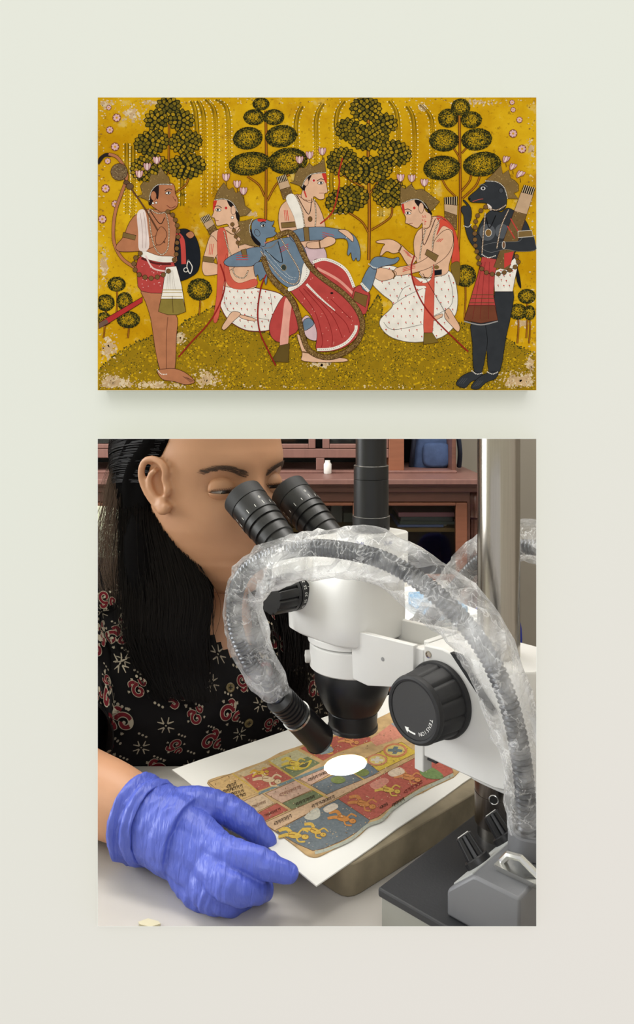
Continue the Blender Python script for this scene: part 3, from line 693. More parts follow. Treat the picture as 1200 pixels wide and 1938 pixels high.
p.poly([(270, 474), (300, 484), (328, 486), (328, 496), (300, 496), (268, 486)], WHT, line=INK, w=0.7); p.stroke([(268, 489), (296, 499), (324, 500)], 4, (88, 34, 32)); p.stroke([(276, 484), (290, 508), (318, 514)], 3, (226, 196, 186))
apron = [(314, 506), (334, 504), (344, 540), (352, 590), (336, 596), (318, 596), (300, 590), (308, 550)]
p.poly(apron, WHT, line=INK, smooth=False); p.poly([(305, 566), (347, 566), (352, 590), (336, 596), (318, 596), (300, 590)], (136, 118, 54), smooth=False, line=INK)
for y in (549, 554, 561): p.stroke([(307, y), (345, y)], 1.2, (168, 140, 70))
for x in (316, 320, 324, 328, 332): p.stroke([(323 + (x - 324) * 0.5, 512), (x, 548)], 0.6, (170, 160, 146))
p.stroke([(326, 560), (328, 592)], 0.8, INK)
p.poly([(262, 406), (246, 420), (234, 448), (221, 464), (222, 474), (236, 477), (268, 475), (290, 468), (302, 460), (312, 446), (312, 434), (302, 436), (296, 446), (272, 452), (266, 440)], SKIN2, line=INK, k=3)
p.poly([(234, 440), (258, 446), (256, 455), (232, 449)], GOLD, smooth=False, line=INK)
p.poly([(260, 404), (274, 398), (280, 430), (282, 470), (264, 474), (262, 440)], (226, 208, 196)); folds(p, [[(266, 404), (270, 440), (270, 470)], [(272, 402), (277, 440), (276, 470)]], (170, 140, 130))
p.poly([(293, 352), (308, 346), (325, 347), (331, 354), (332, 366), (337, 378), (336, 390), (328, 397), (318, 399), (306, 402), (296, 396), (286, 388), (283, 372)], SKIN2, line=INK, k=3)
p.poly([(282, 372), (288, 358), (300, 350), (301, 362), (299, 378), (293, 372), (288, 386), (282, 388)], (38, 28, 26)); p.blob(291, 371, 5.5, 9, SKIN2, n=14, line=INK); p.blob(290, 385, 2.3, 2.3, WHT, n=8, line=INK); p.blob(296, 384, 2.3, 2.3, WHT, n=8, line=INK)
eye(p, 319, 366, 1); p.stroke([(316, 389), (324, 394), (333, 390)], 1.1, (110, 44, 36)); p.blob(332, 379, 1.0, 1.4, (70, 36, 30), n=8); p.stroke([(327, 372), (333, 382)], 0.8, (110, 60, 44))
crown(p, [(261, 372), (270, 368), (266, 352), (272, 344), (282, 346), (286, 330), (298, 332), (304, 316), (312, 328), (320, 336), (323, 350), (306, 348), (293, 354), (285, 366), (283, 382), (274, 377)], [(283, 378), (287, 362), (300, 350), (326, 350)])
for a in ((279, 316), (297, 304), (264, 330)): lotus(p, *a)
chain(p, [(284, 396), (298, 404), (316, 402)]); chain(p, [(282, 400), (286, 440), (294, 470), (306, 482), (318, 470), (320, 430), (314, 402)]); p.stroke([(284, 398), (303, 424), (312, 412)], 1.3, (26, 20, 18))
p.stroke([(236, 340), (274, 394), (312, 460)], 3, (96, 62, 40)); p.blob(226, 326, 16, 16, (112, 90, 62), line=INK, n=18)
sp = [(226 + 15 * math.cos(a), 326 + 15 * math.sin(a)) for a in [k * 0.5 for k in range(13)]]; speckle(p, sp, 120, ((160, 138, 100), (76, 56, 38))); p.blob(240, 346, 6, 4, (96, 72, 48), n=10, line=INK); p.blob(246, 353, 7, 6, (104, 80, 54), n=10, line=INK)
p.poly([(296, 444), (304, 430), (312, 434), (316, 446), (306, 462), (296, 462)], SKIN2, line=INK)
beads(p, [(318, 401), (328, 408), (334, 422), (337, 434), (338, 446), (335, 464), (335, 478), (330, 492)], 11, 4); beads(p, [(266, 480), (256, 490), (254, 504), (260, 517), (272, 524), (288, 527), (300, 524), (312, 519), (322, 511)], 12, 4.2)
p.poly([(352, 444), (362, 438), (368, 446), (360, 452)], SKIN2, line=INK)
done(p, 'brown figure with a round dark shield standing at the left edge')

# right standing, dark
BLK = (50, 52, 54); BL2 = (84, 86, 88)
p = Paint(fpaint, base=LF)
p.poly([(893, 608), (936, 606), (936, 552), (971, 550), (966, 600), (957, 640), (946, 702), (925, 704), (921, 662), (912, 704), (897, 702), (894, 650)], BLK, line=(20, 18, 18), k=3); p.stroke([(918, 612), (922, 640), (921, 662)], 1, (18, 18, 18))
p.poly([(864, 724), (874, 712), (892, 704), (912, 708), (910, 716), (892, 722), (880, 734), (866, 730)], BLK, line=(20, 18, 18)); p.poly([(892, 730), (904, 716), (922, 706), (942, 704), (938, 716), (920, 724), (906, 736), (894, 736)], BLK, line=(20, 18, 18))
for k in range(3): p.stroke([(868 + 4 * k, 726), (876 + 4 * k, 716)], 0.6, BL2); p.stroke([(896 + 4 * k, 732 - k), (906 + 4 * k, 720)], 0.6, BL2)
p.dots([(893, 702), (902, 708), (913, 706)], 3, 1.3, WHT); p.dots([(922, 704), (932, 708), (942, 704)], 3, 1.3, WHT)
p.poly([(976, 500), (983, 520), (986, 546), (978, 532)], (26, 26, 28))
wh = [(934, 514), (956, 504), (974, 488), (980, 502), (974, 530), (970, 552), (936, 552)]
p.poly(wh, WHT, line=INK, smooth=False); flowers(p, wh, 11)
p.poly([(930, 398), (948, 402), (962, 394), (985, 408), (998, 424), (1006, 448), (1012, 468), (976, 476), (972, 490), (944, 492), (912, 488), (900, 468), (902, 440), (914, 414)], BLK, line=(20, 18, 18))
p.blob(922, 440, 15, 16, BL2, n=20); p.blob(950, 438, 13, 14, BL2, n=20)
sk = [(912, 486), (944, 492), (936, 520), (934, 560), (942, 606), (910, 612), (878, 606), (892, 560), (904, 520)]
p.poly(sk, RED, line=INK, smooth=False); p.poly([(887, 578), (936, 578), (942, 606), (910, 612), (878, 606)], (112, 62, 42), smooth=False, line=INK)
for y in (558, 565, 573): p.stroke([(893 - (y - 558) * 0.3, y), (935, y)], 1.6, (110, 70, 44))
for x0, x1 in ((912, 894), (918, 908), (926, 924)): p.stroke([(x0, 496), (x1, 604)], 0.7, (110, 32, 32))
p.stroke([(878, 608), (910, 615), (942, 608)], 2.2, (150, 146, 140))
quiver(p, (991, 350), (1013, 356), (962, 512), (934, 506), cut=0.12); p.stroke([(966, 414), (980, 438)], 2, (190, 60, 54)); p.stroke([(960, 428), (974, 452)], 2, (190, 60, 54))
p.poly([(954, 480), (972, 476), (966, 500), (954, 508)], (190, 62, 54), smooth=False)
p.poly([(900, 472), (886, 452), (879, 426), (877, 408), (872, 398), (876, 390), (884, 390), (876, 380), (880, 380), (891, 394), (892, 412), (889, 424), (897, 438), (910, 450), (912, 478)], BLK, line=(20, 18, 18), k=3); p.dots([(878, 428), (886, 430), (892, 424)], 2.6, 1.1, WHT)
p.poly([(992, 440), (1008, 446), (1013, 462), (1012, 474), (980, 476), (956, 472), (930, 478), (914, 472), (912, 466), (932, 460), (958, 458), (984, 456)], BLK, line=(120, 120, 118), w=0.6, k=3); p.poly([(980, 438), (1006, 436), (1008, 448), (980, 450)], GOLD, smooth=False, line=WHT); p.blob(953, 464, 3, 7, (112, 80, 56), n=10, line=WHT)
p.poly([(886, 376), (890, 370), (902, 360), (912, 350), (926, 343), (944, 346), (956, 358), (959, 376), (956, 394), (944, 400), (930, 398), (922, 386), (906, 384), (892, 383)], BLK, line=(20, 18, 18), k=3)
p.poly([(922, 386), (930, 392), (929, 399), (924, 394)], (224, 206, 190)); p.stroke([(894, 382), (906, 378), (914, 377)], 1.2, (176, 80, 66)); p.blob(914, 357, 5, 4, (200, 196, 190), n=12, line=(20, 18, 18)); p.blob(914, 357, 2.2, 2.4, (20, 18, 18), n=10); p.blob(948, 361, 4.5, 5, (70, 72, 74), n=12, line=(20, 18, 18)); p.blob(888, 377, 2.5, 2, (24, 24, 24), n=8); p.stroke([(906, 352), (914, 349), (922, 354)], 1, (110, 112, 112))
crown(p, [(919, 342), (930, 332), (948, 313), (951, 330), (962, 322), (966, 338), (974, 342), (981, 350), (981, 362), (972, 366), (981, 377), (960, 376), (956, 358), (944, 346)], [(919, 343), (940, 345), (954, 356), (960, 376)])
for a in ((957, 302, 0.9, 0.4), (970, 316, 0.9, 0.5), (984, 330, 1.0, 0.7)): lotus(p, *a)
chain(p, [(922, 394), (940, 398), (958, 388)]); chain(p, [(918, 404), (914, 450), (912, 480)]); chain(p, [(962, 398), (948, 430), (940, 470)]); p.stroke([(920, 412), (926, 432), (938, 408)], 1.4, (16, 14, 14)); p.blob(924, 441, 6, 7, (130, 96, 50), n=14, line=WHT); p.dots([(912, 482), (924, 488), (938, 484)], 3, 1.3, WHT)
beads(p, [(919, 392), (909, 400), (903, 410), (900, 420), (899, 432), (898, 446), (899, 458), (900, 470), (904, 482), (905, 495), (910, 507), (918, 515), (930, 519), (942, 519), (954, 516), (966, 511), (976, 504), (981, 492), (972, 480)], 11.5, 4.0)
done(p, 'dark long-snouted figure standing at the right edge')
# ------------------------------------------------------------------ the laboratory: table and background furniture
m_wht = mat('white_enamel', (226, 225, 222), 0.35, var=0.03, vscale=20)
m_blk = mat('black_satin', (22, 22, 24), 0.38, bump=0.02, bscale=900)
m_blk2 = mat('black_rubber', (28, 28, 30), 0.6, bump=0.05, bscale=700)
m_steel = mat('brushed_steel', (172, 166, 157), 0.2, 1.0, var=0.08, vscale=20, stretch=(60, 60, 1))
m_dsteel = mat('dark_steel', (120, 112, 106), 0.24, 1.0, var=0.25, vscale=25, stretch=(40, 40, 2))
m_grey = mat('grey_casting', (112, 113, 116), 0.45, bump=0.03, bscale=500)
m_lgrey = mat('light_grey_panel', (172, 174, 172), 0.5)
m_white_ink = mat('white_ink', (236, 236, 232), 0.6)
m_silver = mat('silver_ring', (205, 205, 202), 0.25, 1.0)
m_wood = mat('brown_wood', (112, 74, 62), 0.42, var=0.2, vscale=12, stretch=(1, 1, 14), bump=0.04, bscale=40)
m_wood2 = mat('orange_wood', (146, 92, 68), 0.42, var=0.15, vscale=12, stretch=(1, 1, 10))
m_wood3 = mat('pinkish_wood', (136, 98, 90), 0.45, var=0.12, vscale=10, stretch=(10, 1, 1))
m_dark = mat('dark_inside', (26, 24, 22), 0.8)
TZ = 0.75
def sheet_mat():
    m = mat('table_cloth', (196, 191, 185), 0.75, var=0.12, vscale=5, bump=0.25, bscale=14)
    return m
m_cloth = sheet_mat()
table = thing('work_table', (0, 0.55, 0), 'pale grey covered work table under the microscope and the gloved hand', 'table')
mb = MB(); mb.abox(-0.9, 0.75, 0.390, 0.676, TZ - 0.03, TZ); mb.build('table_top', m_cloth, table, smooth=0, bevel=0.003)
for x in (-0.84, 0.69):
    for y in (0.42, 0.645):
        mb = MB(); mb.abox(x - 0.022, x + 0.022, y - 0.022, y + 0.022, 0, TZ - 0.03); mb.build('leg', m_wood, table, smooth=0, bevel=0.003)
# second table behind, with papers
tb = thing('side_table', (0.05, 1.18, 0), 'pale side table behind the microscope stand carrying white papers', 'table')
mb = MB(); mb.abox(-0.14, 0.24, 1.0, 1.36, 0.725, 0.755); mb.build('table_top', mat('laminate', (205, 200, 190), 0.4), tb, smooth=0, bevel=0.003)
for x in (-0.11, 0.21):
    for y in (1.03, 1.33):
        mb = MB(); mb.abox(x - 0.02, x + 0.02, y - 0.02, y + 0.02, 0, 0.725); mb.build('leg', m_wood, tb, smooth=0)
mp = mat('white_paper', (244, 243, 240), 0.7)
stack = thing('paper_stack', (0.15, 1.12, 0.755), 'stack of bright white papers behind the microscope arm', 'paper')
for k in range(4):
    a = 0.2 + 0.07 * k; c, s_ = math.cos(a), math.sin(a)
    mb = MB(); mb.box((0.145 + 0.003 * k, 1.125 + 0.003 * k, 0.7575 + 0.005 * k), (c * 0.060, s_ * 0.060, 0), (-s_ * 0.09, c * 0.09, 0), (0, 0, 0.0024)); mb.build('sheet', mp, stack, smooth=0)
mb = MB(); mb.box((0.176, 1.085, 0.7845), (0.026, 0.006, 0), (-0.012, 0.045, 0), (0, 0, 0.009)); o = mb.build('folder', mat('sky_blue_card', (88, 164, 214), 0.5), None, smooth=0, bevel=0.002, origin=(0.176, 1.085, 0.7755)); tag(o, 'sky blue folder lying on the bright white papers', 'folder')

# blue moulded chair behind the pole
ch = thing('moulded_chair', (0.36, 1.62, 0), 'blue moulded chair with rounded back behind the steel pole', 'chair')
m_bp = mat('blue_plastic', (30, 48, 150), 0.35)
def sup(c, ax, ay, rx, ry, e=2.0, n=32): 
    c, ax, ay = Vector(c), Vector(ax), Vector(ay); out = []
    for i in range(n):
        a = 2 * math.pi * i / n; ca, sa = math.cos(a), math.sin(a)
        out.append(c + ax * (rx * math.copysign(abs(ca) ** (2 / e), ca)) + ay * (ry * math.copysign(abs(sa) ** (2 / e), sa)))
    return out
mb = MB(); mb.loft([sup((0.365, 1.50 + d, 0.60), (1, 0, 0), (0, 0.06, 1), 0.054 * s_, 0.075 * s_ * 1.0, 2.6) for d, s_ in ((0, 0.86), (0.004, 0.97), (0.012, 1), (0.02, 0.97), (0.024, 0.86))]); mb.build('backrest', m_bp, ch)
mb = MB(); mb.loft([sup((0.365, 1.68, 0.43 + d), (1, 0, 0), (0, 1, 0), 0.2 * s_, 0.19 * s_, 3) for d, s_ in ((0, 0.9), (0.01, 1), (0.025, 1), (0.035, 0.9))]); mb.build('seat', m_bp, ch)
mb = MB(); mb.tube([(0.365, 1.51, 0.60), (0.365, 1.505, 0.50), (0.365, 1.56, 0.44)], 0.016); mb.build('back_post', m_bp, ch)
for sx in (-1, 1):
    for sy in (-1, 1):
        mb = MB(); mb.tube([(0.365 + sx * 0.14, 1.68 + sy * 0.13, 0.44), (0.365 + sx * 0.19, 1.68 + sy * 0.18, 0.0)], 0.011); mb.build('leg', m_steel, ch)

# pale padded chair at the left edge
pcx = P(150, 0, 1.25).x
ch = thing('padded_chair', (pcx, 1.32, 0), 'pale cream padded chair behind the hair at the left edge', 'chair')
m_pad = mat('cream_vinyl', (206, 208, 182), 0.5); m_pad2 = mat('sage_cloth', (150, 152, 136), 0.8)
zt = P(0, 962, 1.25).z
def padback(y, s_, zz): return sup((pcx, y, zt - 0.22), (1, 0, 0), (0, 0, 1), 0.085 * s_, 0.22 * s_, 5)
mb = MB(); mb.loft([padback(1.25 + d, s_, 0) for d, s_ in ((0, 0.94), (0.008, 1), (0.035, 1), (0.045, 0.94))]); mb.build('backrest', m_pad, ch)
mb = MB(); mb.loft([sup((pcx - 0.005, 1.25 + d, zt - 0.22), (1, 0, 0), (0, 0, 1), 0.064 * s_, 0.196 * s_, 5) for d, s_ in ((0.001, 1), (-0.006, 0.97), (-0.009, 0.85))]); mb.build('back_cushion', m_pad2, ch)
mb = MB(); mb.loft([sup((pcx, 1.42, 0.44 + d), (1, 0, 0), (0, 1, 0), 0.2 * s_, 0.19 * s_, 4) for d, s_ in ((0, 0.95), (0.01, 1), (0.05, 1), (0.065, 0.9))]); mb.build('seat', m_pad, ch)
for sx in (-1, 1):
    for sy in (-1, 1):
        mb = MB(); mb.tube([(pcx + sx * 0.16, 1.42 + sy * 0.15, 0.44), (pcx + sx * 0.17, 1.42 + sy * 0.16, 0.0)], 0.012); mb.build('leg', m_steel, ch)
    mb = MB(); mb.tube([(pcx + sx * 0.06, 1.28, zt - 0.4), (pcx + sx * 0.06, 1.3, 0.46)], 0.01); mb.build('back_post', m_steel, ch)

# ---- wooden cabinet along the back
YB = 1.9
cab = thing('wooden_cabinet', (0, 2.1, 0), 'long brown wooden cabinet with glazed doors and an upper hutch', 'cabinet')
def fb(name, x0, x1, y0, y1, d0, d1, m, parent=None, bevel=0.002):
    """box given by its front outline at the cabinet front, set back d0..d1 behind it"""
    a, b = P(x0, y0, YB), P(x1, y1, YB)
    mb = MB(); mb.abox(a.x, b.x, YB + d0, YB + d1, b.z, a.z)
    return mb.build(name, m, parent if parent is not None else cab, smooth=0, bevel=bevel)
xl, xr = -420, 918
zb = HY + (ZC - 0.0) / YB * FPX
fb('counter_edge', xl, xr + 4, 903, 913, -0.055, 0.42, m_wood3); fb('moulding', xl, xr, 913, 918, -0.04, 0.40, m_wood); fb('moulding', xl, xr - 4, 918, 930, -0.02, 0.40, m_wood)
fb('back_panel', xl, 885, 930, zb, 0.40, 0.42, m_wood)
fb('side_panel', 884, 890, 930, zb, -0.0, 0.40, m_wood); fb('side_panel', xl, xl + 8, 930, zb, 0.0, 0.40, m_wood)
fb('plinth', xl, 890, zb - 60, zb, 0.0, 0.40, m_wood)
fb('shelf', xl + 8, 884, 1003, 1011, 0.03, 0.40, mat('pale_shelf', (150, 118, 70), 0.5)); fb('shelf', xl + 8, 884, 1180, 1190, 0.03, 0.40, m_wood)
fb('top_rail', xl, 890, 930, 950, 0.0, 0.03, m_wood)
m_glass = bpy.data.materials.new('door_glass'); m_glass.use_nodes = True
nt = m_glass.node_tree; nt.nodes.clear()
o_ = nt.nodes.new('ShaderNodeOutputMaterial'); g1 = nt.nodes.new('ShaderNodeBsdfTransparent'); g1.inputs[0].default_value = (0.93, 0.95, 0.95, 1); g2 = nt.nodes.new('ShaderNodeBsdfGlossy'); g2.inputs[1].default_value = 0.05
fr = nt.nodes.new('ShaderNodeFresnel'); mx = nt.nodes.new('ShaderNodeMixShader')
nt.links.new(fr.outputs[0], mx.inputs[0]); nt.links.new(g1.outputs[0], mx.inputs[1]); nt.links.new(g2.outputs[0], mx.inputs[2]); nt.links.new(mx.outputs[0], o_.inputs[0])
for (x0, x1) in ((-420, -210), (-210, 0), (0, 215), (215, 425), (425, 690), (690, 885)):
    d = fb('door', x0 + 1, x0 + 16, 951, zb - 62, -0.005, 0.022, m_wood2)
    fb('door_stile', x1 - 22, x1 - 1, 951, zb - 62, -0.005, 0.022, m_wood2, d); fb('door_rail', x0 + 16, x1 - 22, 951, 957, -0.004, 0.02, m_wood2, d); fb('door_rail', x0 + 16, x1 - 22, 1088, 1106, -0.004, 0.02, m_wood2, d); fb('door_rail', x0 + 16, x1 - 22, zb - 90, zb - 62, -0.004, 0.02, m_wood2, d)
    fb('pane', x0 + 16, x1 - 22, 957, 1088, 0.008, 0.012, m_glass, d, 0); fb('door_panel', x0 + 16, x1 - 22, 1106, zb - 90, 0.004, 0.016, m_wood2, d)
# fluted corner column
cx, cy = P(903, 0, YB).x, YB + 0.03
def zz(py): return P(0, py, YB).z
mb = MB()
mb.lathe((cx, cy, zz(zb)), (0, 0, 1), [(0, 0.021), (0.10, 0.021), (0.11, 0.016), (zz(985) - zz(zb), 0.016)], 48, wob=lambda d, r, a: r * (1 + (0.09 * math.cos(a * 10) if d > 0.1 else 0)))
mb.build('column', m_wood, cab, smooth=60)
mb = MB(); mb.lathe((cx, cy, zz(985)), (0, 0, 1), [(0, 0.017), (0.006, 0.022), (0.012, 0.018), (0.03, 0.021), (0.05, 0.026), (0.062, 0.024), (0.072, 0.018)], 48, wob=lambda d, r, a: r * (1 + 0.1 * math.cos(a * 8))); mb.build('column_capital', m_wood, cab, smooth=60)
# upper hutch
HD = 0.12
def hb(name, x0, x1, y0, y1, d0, d1, m, parent=None): return fb(name, x0, x1, y0, y1, HD + d0, HD + d1, m, parent)
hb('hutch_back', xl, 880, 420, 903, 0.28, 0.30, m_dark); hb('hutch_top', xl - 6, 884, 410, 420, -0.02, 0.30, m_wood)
hb('hutch_side', 872, 880, 420, 903, 0.0, 0.28, m_wood); hb('hutch_side', xl, xl + 8, 420, 903, 0, 0.28, m_wood)
hb('hutch_shelf', xl + 8, 872, 700, 706, 0.01, 0.28, m_wood)
hb('upright', 744, 775, 420, 903, -0.005, 0.28, m_wood2)
hb('hutch_sill', xl, 880, 898, 903, -0.015, 0.28, m_wood3)
hb('hutch_rail', xl, 744, 855, 873, -0.004, 0.03, m_wood3)
for x in (-260, -100, 60, 235, 420, 598): hb('mullion', x, x + 17, 873, 898, -0.004, 0.02, m_wood3)
for (x0, x1) in ((-415, -260), (-259, -101), (-100, 59), (60, 235), (236, 420), (421, 598), (610, 744)):
    d = hb('hutch_door', x0 + 1, x0 + 15, 425, 854, -0.004, 0.02, m_wood3)
    hb('door_stile', x1 - 15, x1 - 1, 425, 854, -0.004, 0.02, m_wood3, d); hb('door_rail', x0 + 15, x1 - 15, 845, 854, -0.003, 0.02, m_wood3, d); hb('door_rail', x0 + 15, x1 - 15, 425, 440, -0.003, 0.02, m_wood3, d)
    hb('pane', x0 + 15, x1 - 15, 440, 845, 0.006, 0.010, m_glass, d)
# things in and on the cabinet
def item(name, x0, x1, y0, y1, d0, d1, col, label, c, group=None, rough=0.6):
    a, b = P(x0, y0, YB), P(x1, y1, YB)
    mb = MB(); mb.abox(a.x, b.x, YB + d0, YB + d1, b.z, a.z)
    o = mb.build(name, mat('card_%d_%d_%d' % col, col, rough), None, smooth=0, bevel=0.002, origin=((a.x + b.x) / 2, YB + (d0 + d1) / 2, b.z)); tag(o, label, c, group)
    return o
# shelf contents as seen through the right-hand door (coordinates already allow for their set-back)
def sx(px, d): return 600 + (px - 600) * (YB + d) / YB
def sy(py, d): return HY + (py - HY) * (YB + d) / YB
shz = 1003
for (n_, x0, x1, h, d, w, col, lab) in (
    ('book', 752, 840, 5, 0.04, 0.2, (120, 136, 196), 'flat blue book lying on the pale cabinet shelf'),
    ('book', 756, 862, 7, 0.04, 0.2, (90, 98, 96), 'dark flat book resting on the blue book'),
    ('book', 758, 858, 8, 0.04, 0.2, (84, 90, 96), 'charcoal flat book in the middle of the cabinet pile'),
    ('book', 754, 864, 9, 0.04, 0.2, (176, 118, 132), 'dusty pink book on top of the cabinet pile')):
    item(n_, sx(x0, d), sx(x1, d), shz - h, shz, d, d + w, col, lab, 'book', 'books lying in the cabinet'); shz -= h
for (x0, x1, h, col, lab) in ((570, 590, 32, (70, 74, 78), 'dark grey upright box file behind the left glass door'), (594, 622, 38, (52, 56, 60), 'charcoal upright box file behind the left glass door'), (626, 648, 34, (150, 152, 158), 'pale grey upright box file behind the left glass door'), (650, 676, 20, (128, 136, 132), 'short sage box file beside the pale grey one')):
    item('box_file', sx(x0, 0.12), sx(x1, 0.12), 1003 - h, 1003, 0.12, 0.32, col, lab, 'box file', 'box files in the cabinet')
def lathe_thing(name, o, prof, m, label, c, n=28):
    mb = MB(); mb.lathe(o, (0, 0, 1), prof, n); ob = mb.build(name, m, None, origin=o); tag(ob, label, c)
lathe_thing('cup', (P(sx(838, 0.05), 0, YB).x, YB + 0.065, P(0, 1003, YB).z), [(0, 0.010), (0.001, 0.013), (0.012, 0.016), (0.022, 0.015), (0.024, 0.012)], m_white_ink, 'small white cup at the front of the cabinet shelf', 'cup')
lathe_thing('white_bottle', (P(621, 0, YB).x, YB + 0.09, P(0, 903, YB).z), [(0, 0.009), (0.002, 0.0105), (0.026, 0.0105), (0.031, 0.007), (0.036, 0.007)], m_white_ink, 'small white bottle standing on the cabinet ledge', 'bottle')
# backpack on the ledge
bp = thing('backpack', P(823, 903, YB + 0.14), 'blue backpack standing in the open end of the hutch', 'backpack')
m_bag = mat('denim_blue', (82, 104, 150), 0.85, var=0.2, vscale=60, bump=0.2, bscale=300); m_bag2 = mat('navy_strap', (34, 42, 62), 0.8)
bxc, byc, bz = P(823, 0, YB + 0.2).x, YB + 0.25, P(0, 900, YB + 0.14).z + 0.008
rings = []
for t, s_, lean in ((0, 0.93, 0), (0.02, 1.0, 0), (0.1, 1.02, 0.004), (0.19, 0.95, 0.01), (0.25, 0.78, 0.016), (0.275, 0.5, 0.02), (0.282, 0.15, 0.02)):
    rings.append(sup((bxc + lean, byc + lean, bz + t * 0.55), (1, 0, 0), (0, 1, 0), 0.062 * s_, 0.05 * s_, 3.4))
mb = MB(); mb.loft(rings); mb.build('bag_body', m_bag, bp, smooth=60)
mb = MB(); mb.loft([sup((bxc + 0.004, byc - 0.052 + d, bz + 0.045), (1, 0, 0), (0, 0, 1), 0.04 * s_, 0.035 * s_, 4) for d, s_ in ((0.004, 1), (-0.012, 0.96), (-0.016, 0.8))]); mb.build('front_pocket', m_bag, bp, smooth=60)
for dx in (-0.05, 0.056): 
    mb = MB(); mb.tube(cat([(bxc + dx * 0.5, byc - 0.02, bz + 0.15), (bxc + dx * 1.05, byc - 0.05, bz + 0.12), (bxc + dx * 1.25, byc - 0.056, bz + 0.06), (bxc + dx * 1.3, byc - 0.03, bz + 0.01)], 6), 0.007, 8); mb.build('strap', m_bag2, bp)
mb = MB(); mb.tube(cat([(bxc - 0.012, byc, bz + 0.15), (bxc - 0.008, byc - 0.01, bz + 0.172), (bxc + 0.02, byc - 0.01, bz + 0.172), (bxc + 0.026, byc, bz + 0.15)], 6), 0.005, 8); mb.build('carry_loop', m_bag2, bp)

# torn scrap on the table
pts_ = [on_z(x, y, TZ + 0.0006) for x, y in ((262, 1746), (280, 1742), (300, 1745), (304, 1752), (284, 1756), (264, 1753))]
mb = MB(); n_ = len(pts_); mb.add(pts_ + [p_ + Vector((0, 0, 0.0006 + 0.0008 * (k % 2))) for k, p_ in enumerate(pts_)], [tuple(range(n_))[::-1], tuple(range(n_, 2 * n_))] + [(i, (i + 1) % n_, n_ + (i + 1) % n_, n_ + i) for i in range(n_)])
o = mb.build('paper_scrap', mat('cream_paper', (206, 198, 168), 0.7), None, origin=pts_[0]); tag(o, 'small crumpled cream paper scrap on the table below the glove', 'scrap')

# ------------------------------------------------------------------ block, mount board, folio
ZB = 0.7735
K0 = Vector((0.0205, 0.4905)); d1 = Vector((0.74, 0.67)).normalized(); d2 = Vector((-0.69, 0.72)).normalized()
m_block = mat('speckled_block', (146, 134, 110), 0.7, col2=(114, 104, 84), vscale=30, bump=0.15, bscale=200)
def mblock():
    q = []
    c = [K0, K0 + d1 * 0.19, K0 + d1 * 0.19 + d2 * 0.105, K0 + d2 * 0.105]
    for i in range(4):
        p0, p1, p2 = c[i - 1], c[i], c[(i + 1) % 4]; r = 0.012
        a, b = (p0 - p1).normalized(), (p2 - p1).normalized()
        for k in range(5):
            t = k / 4; q.append(p1 + a * r * (1 - t) ** 2 + b * r * t * t)
    mb = MB(); mb.loft([[Vector((p_.x, p_.y, z)) for p_ in q] for z in (TZ + 0.0002, TZ + 0.003, ZB - 0.0012)])
    o = mb.build('support_block', m_block, None, smooth=50, bevel=0.0008, origin=(K0.x, K0.y, TZ)); tag(o, 'brown speckled block propping up the white mount board', 'block')
mblock()
bl, bf = on_z(325, 1457, ZB), on_z(598, 1675, ZB)
br = bf + Vector((0.686, 0.728, 0)) * 0.29; bb = bl + Vector((0.78, 0.625, 0)).normalized() * 0.29
def lerp(a, b, t): return a + (b - a) * t
edge = []
R2 = random.Random(5)
for a, b in ((bl, bf), (bf, br), (br, bb), (bb, bl)):
    for k in range(10): edge.append(lerp(a, b, k / 10) + Vector((R2.uniform(-1, 1), R2.uniform(-1, 1), 0)) * 0.0006)
mb = MB(); n_ = len(edge); mb.add([p_ - Vector((0, 0, 0.0009)) for p_ in edge] + edge, [tuple(range(n_))[::-1], tuple(range(n_, 2 * n_))] + [(i, (i + 1) % n_, n_ + (i + 1) % n_, n_ + i) for i in range(n_)])
o = mb.build('mount_board', mat('mount_white', (228, 227, 222), 0.75, bump=0.05, bscale=200), None, smooth=0, origin=(0.0, 0.6, ZB)); tag(o, 'white mount board with a ragged corner under the illuminated folio', 'board')

folio = thing('manuscript_folio', on_z(600, 1500, ZB), 'colourful illustrated manuscript folio lying on the white board', 'manuscript')
ZF = ZB + 0.0009
out = [(392, 1481), (412, 1470), (440, 1463), (464, 1453), (500, 1440), (530, 1424), (560, 1414), (600, 1400), (640, 1388), (690, 1372), (730, 1352), (780, 1335), (830, 1375), (872, 1440), (864, 1465), (846, 1476), (824, 1486), (800, 1499), (778, 1508), (758, 1520), (742, 1532), (733, 1546), (712, 1556), (698, 1562), (680, 1580), (650, 1596), (624, 1610), (600, 1621), (582, 1618), (566, 1606), (540, 1586), (514, 1568), (488, 1552), (470, 1540), (440, 1520), (420, 1504)]
q = [on_z(p_[0], p_[1], ZF) for p_ in cat(out, 3, True)]; n_ = len(q)
mb = MB(); mb.add([p_ - Vector((0, 0, 0.0008)) for p_ in q] + q, [tuple(range(n_))[::-1], tuple(range(n_, 2 * n_))] + [(i, (i + 1) % n_, n_ + (i + 1) % n_, n_ + i) for i in range(n_)])
mb.build('leaf', mat('aged_paper', (196, 164, 116), 0.85, col2=(168, 140, 98), vscale=90), folio, smooth=0)
class AgedPaint(Paint):          # old pigment, faded towards the paper
    def _put(s, p2, tris, col, jit=0.0): Paint._put(s, p2, tris, tuple(a * 0.80 + b * 0.20 for a, b in zip(col, (176, 158, 132))), jit)
pf = AgedPaint(lambda x, y, h: on_z(x, y, ZF + h), step=2e-6)
def fp(pts, col, line=None, smooth=False): pf.poly(pts, col, smooth=smooth, line=line, w=0.9, k=3)
FR, FY, FG, FBL, FPK, FBG = (178, 84, 76), (206, 176, 96), (104, 118, 86), (96, 110, 122), (200, 164, 146), (196, 168, 136)
LN = (96, 62, 36)
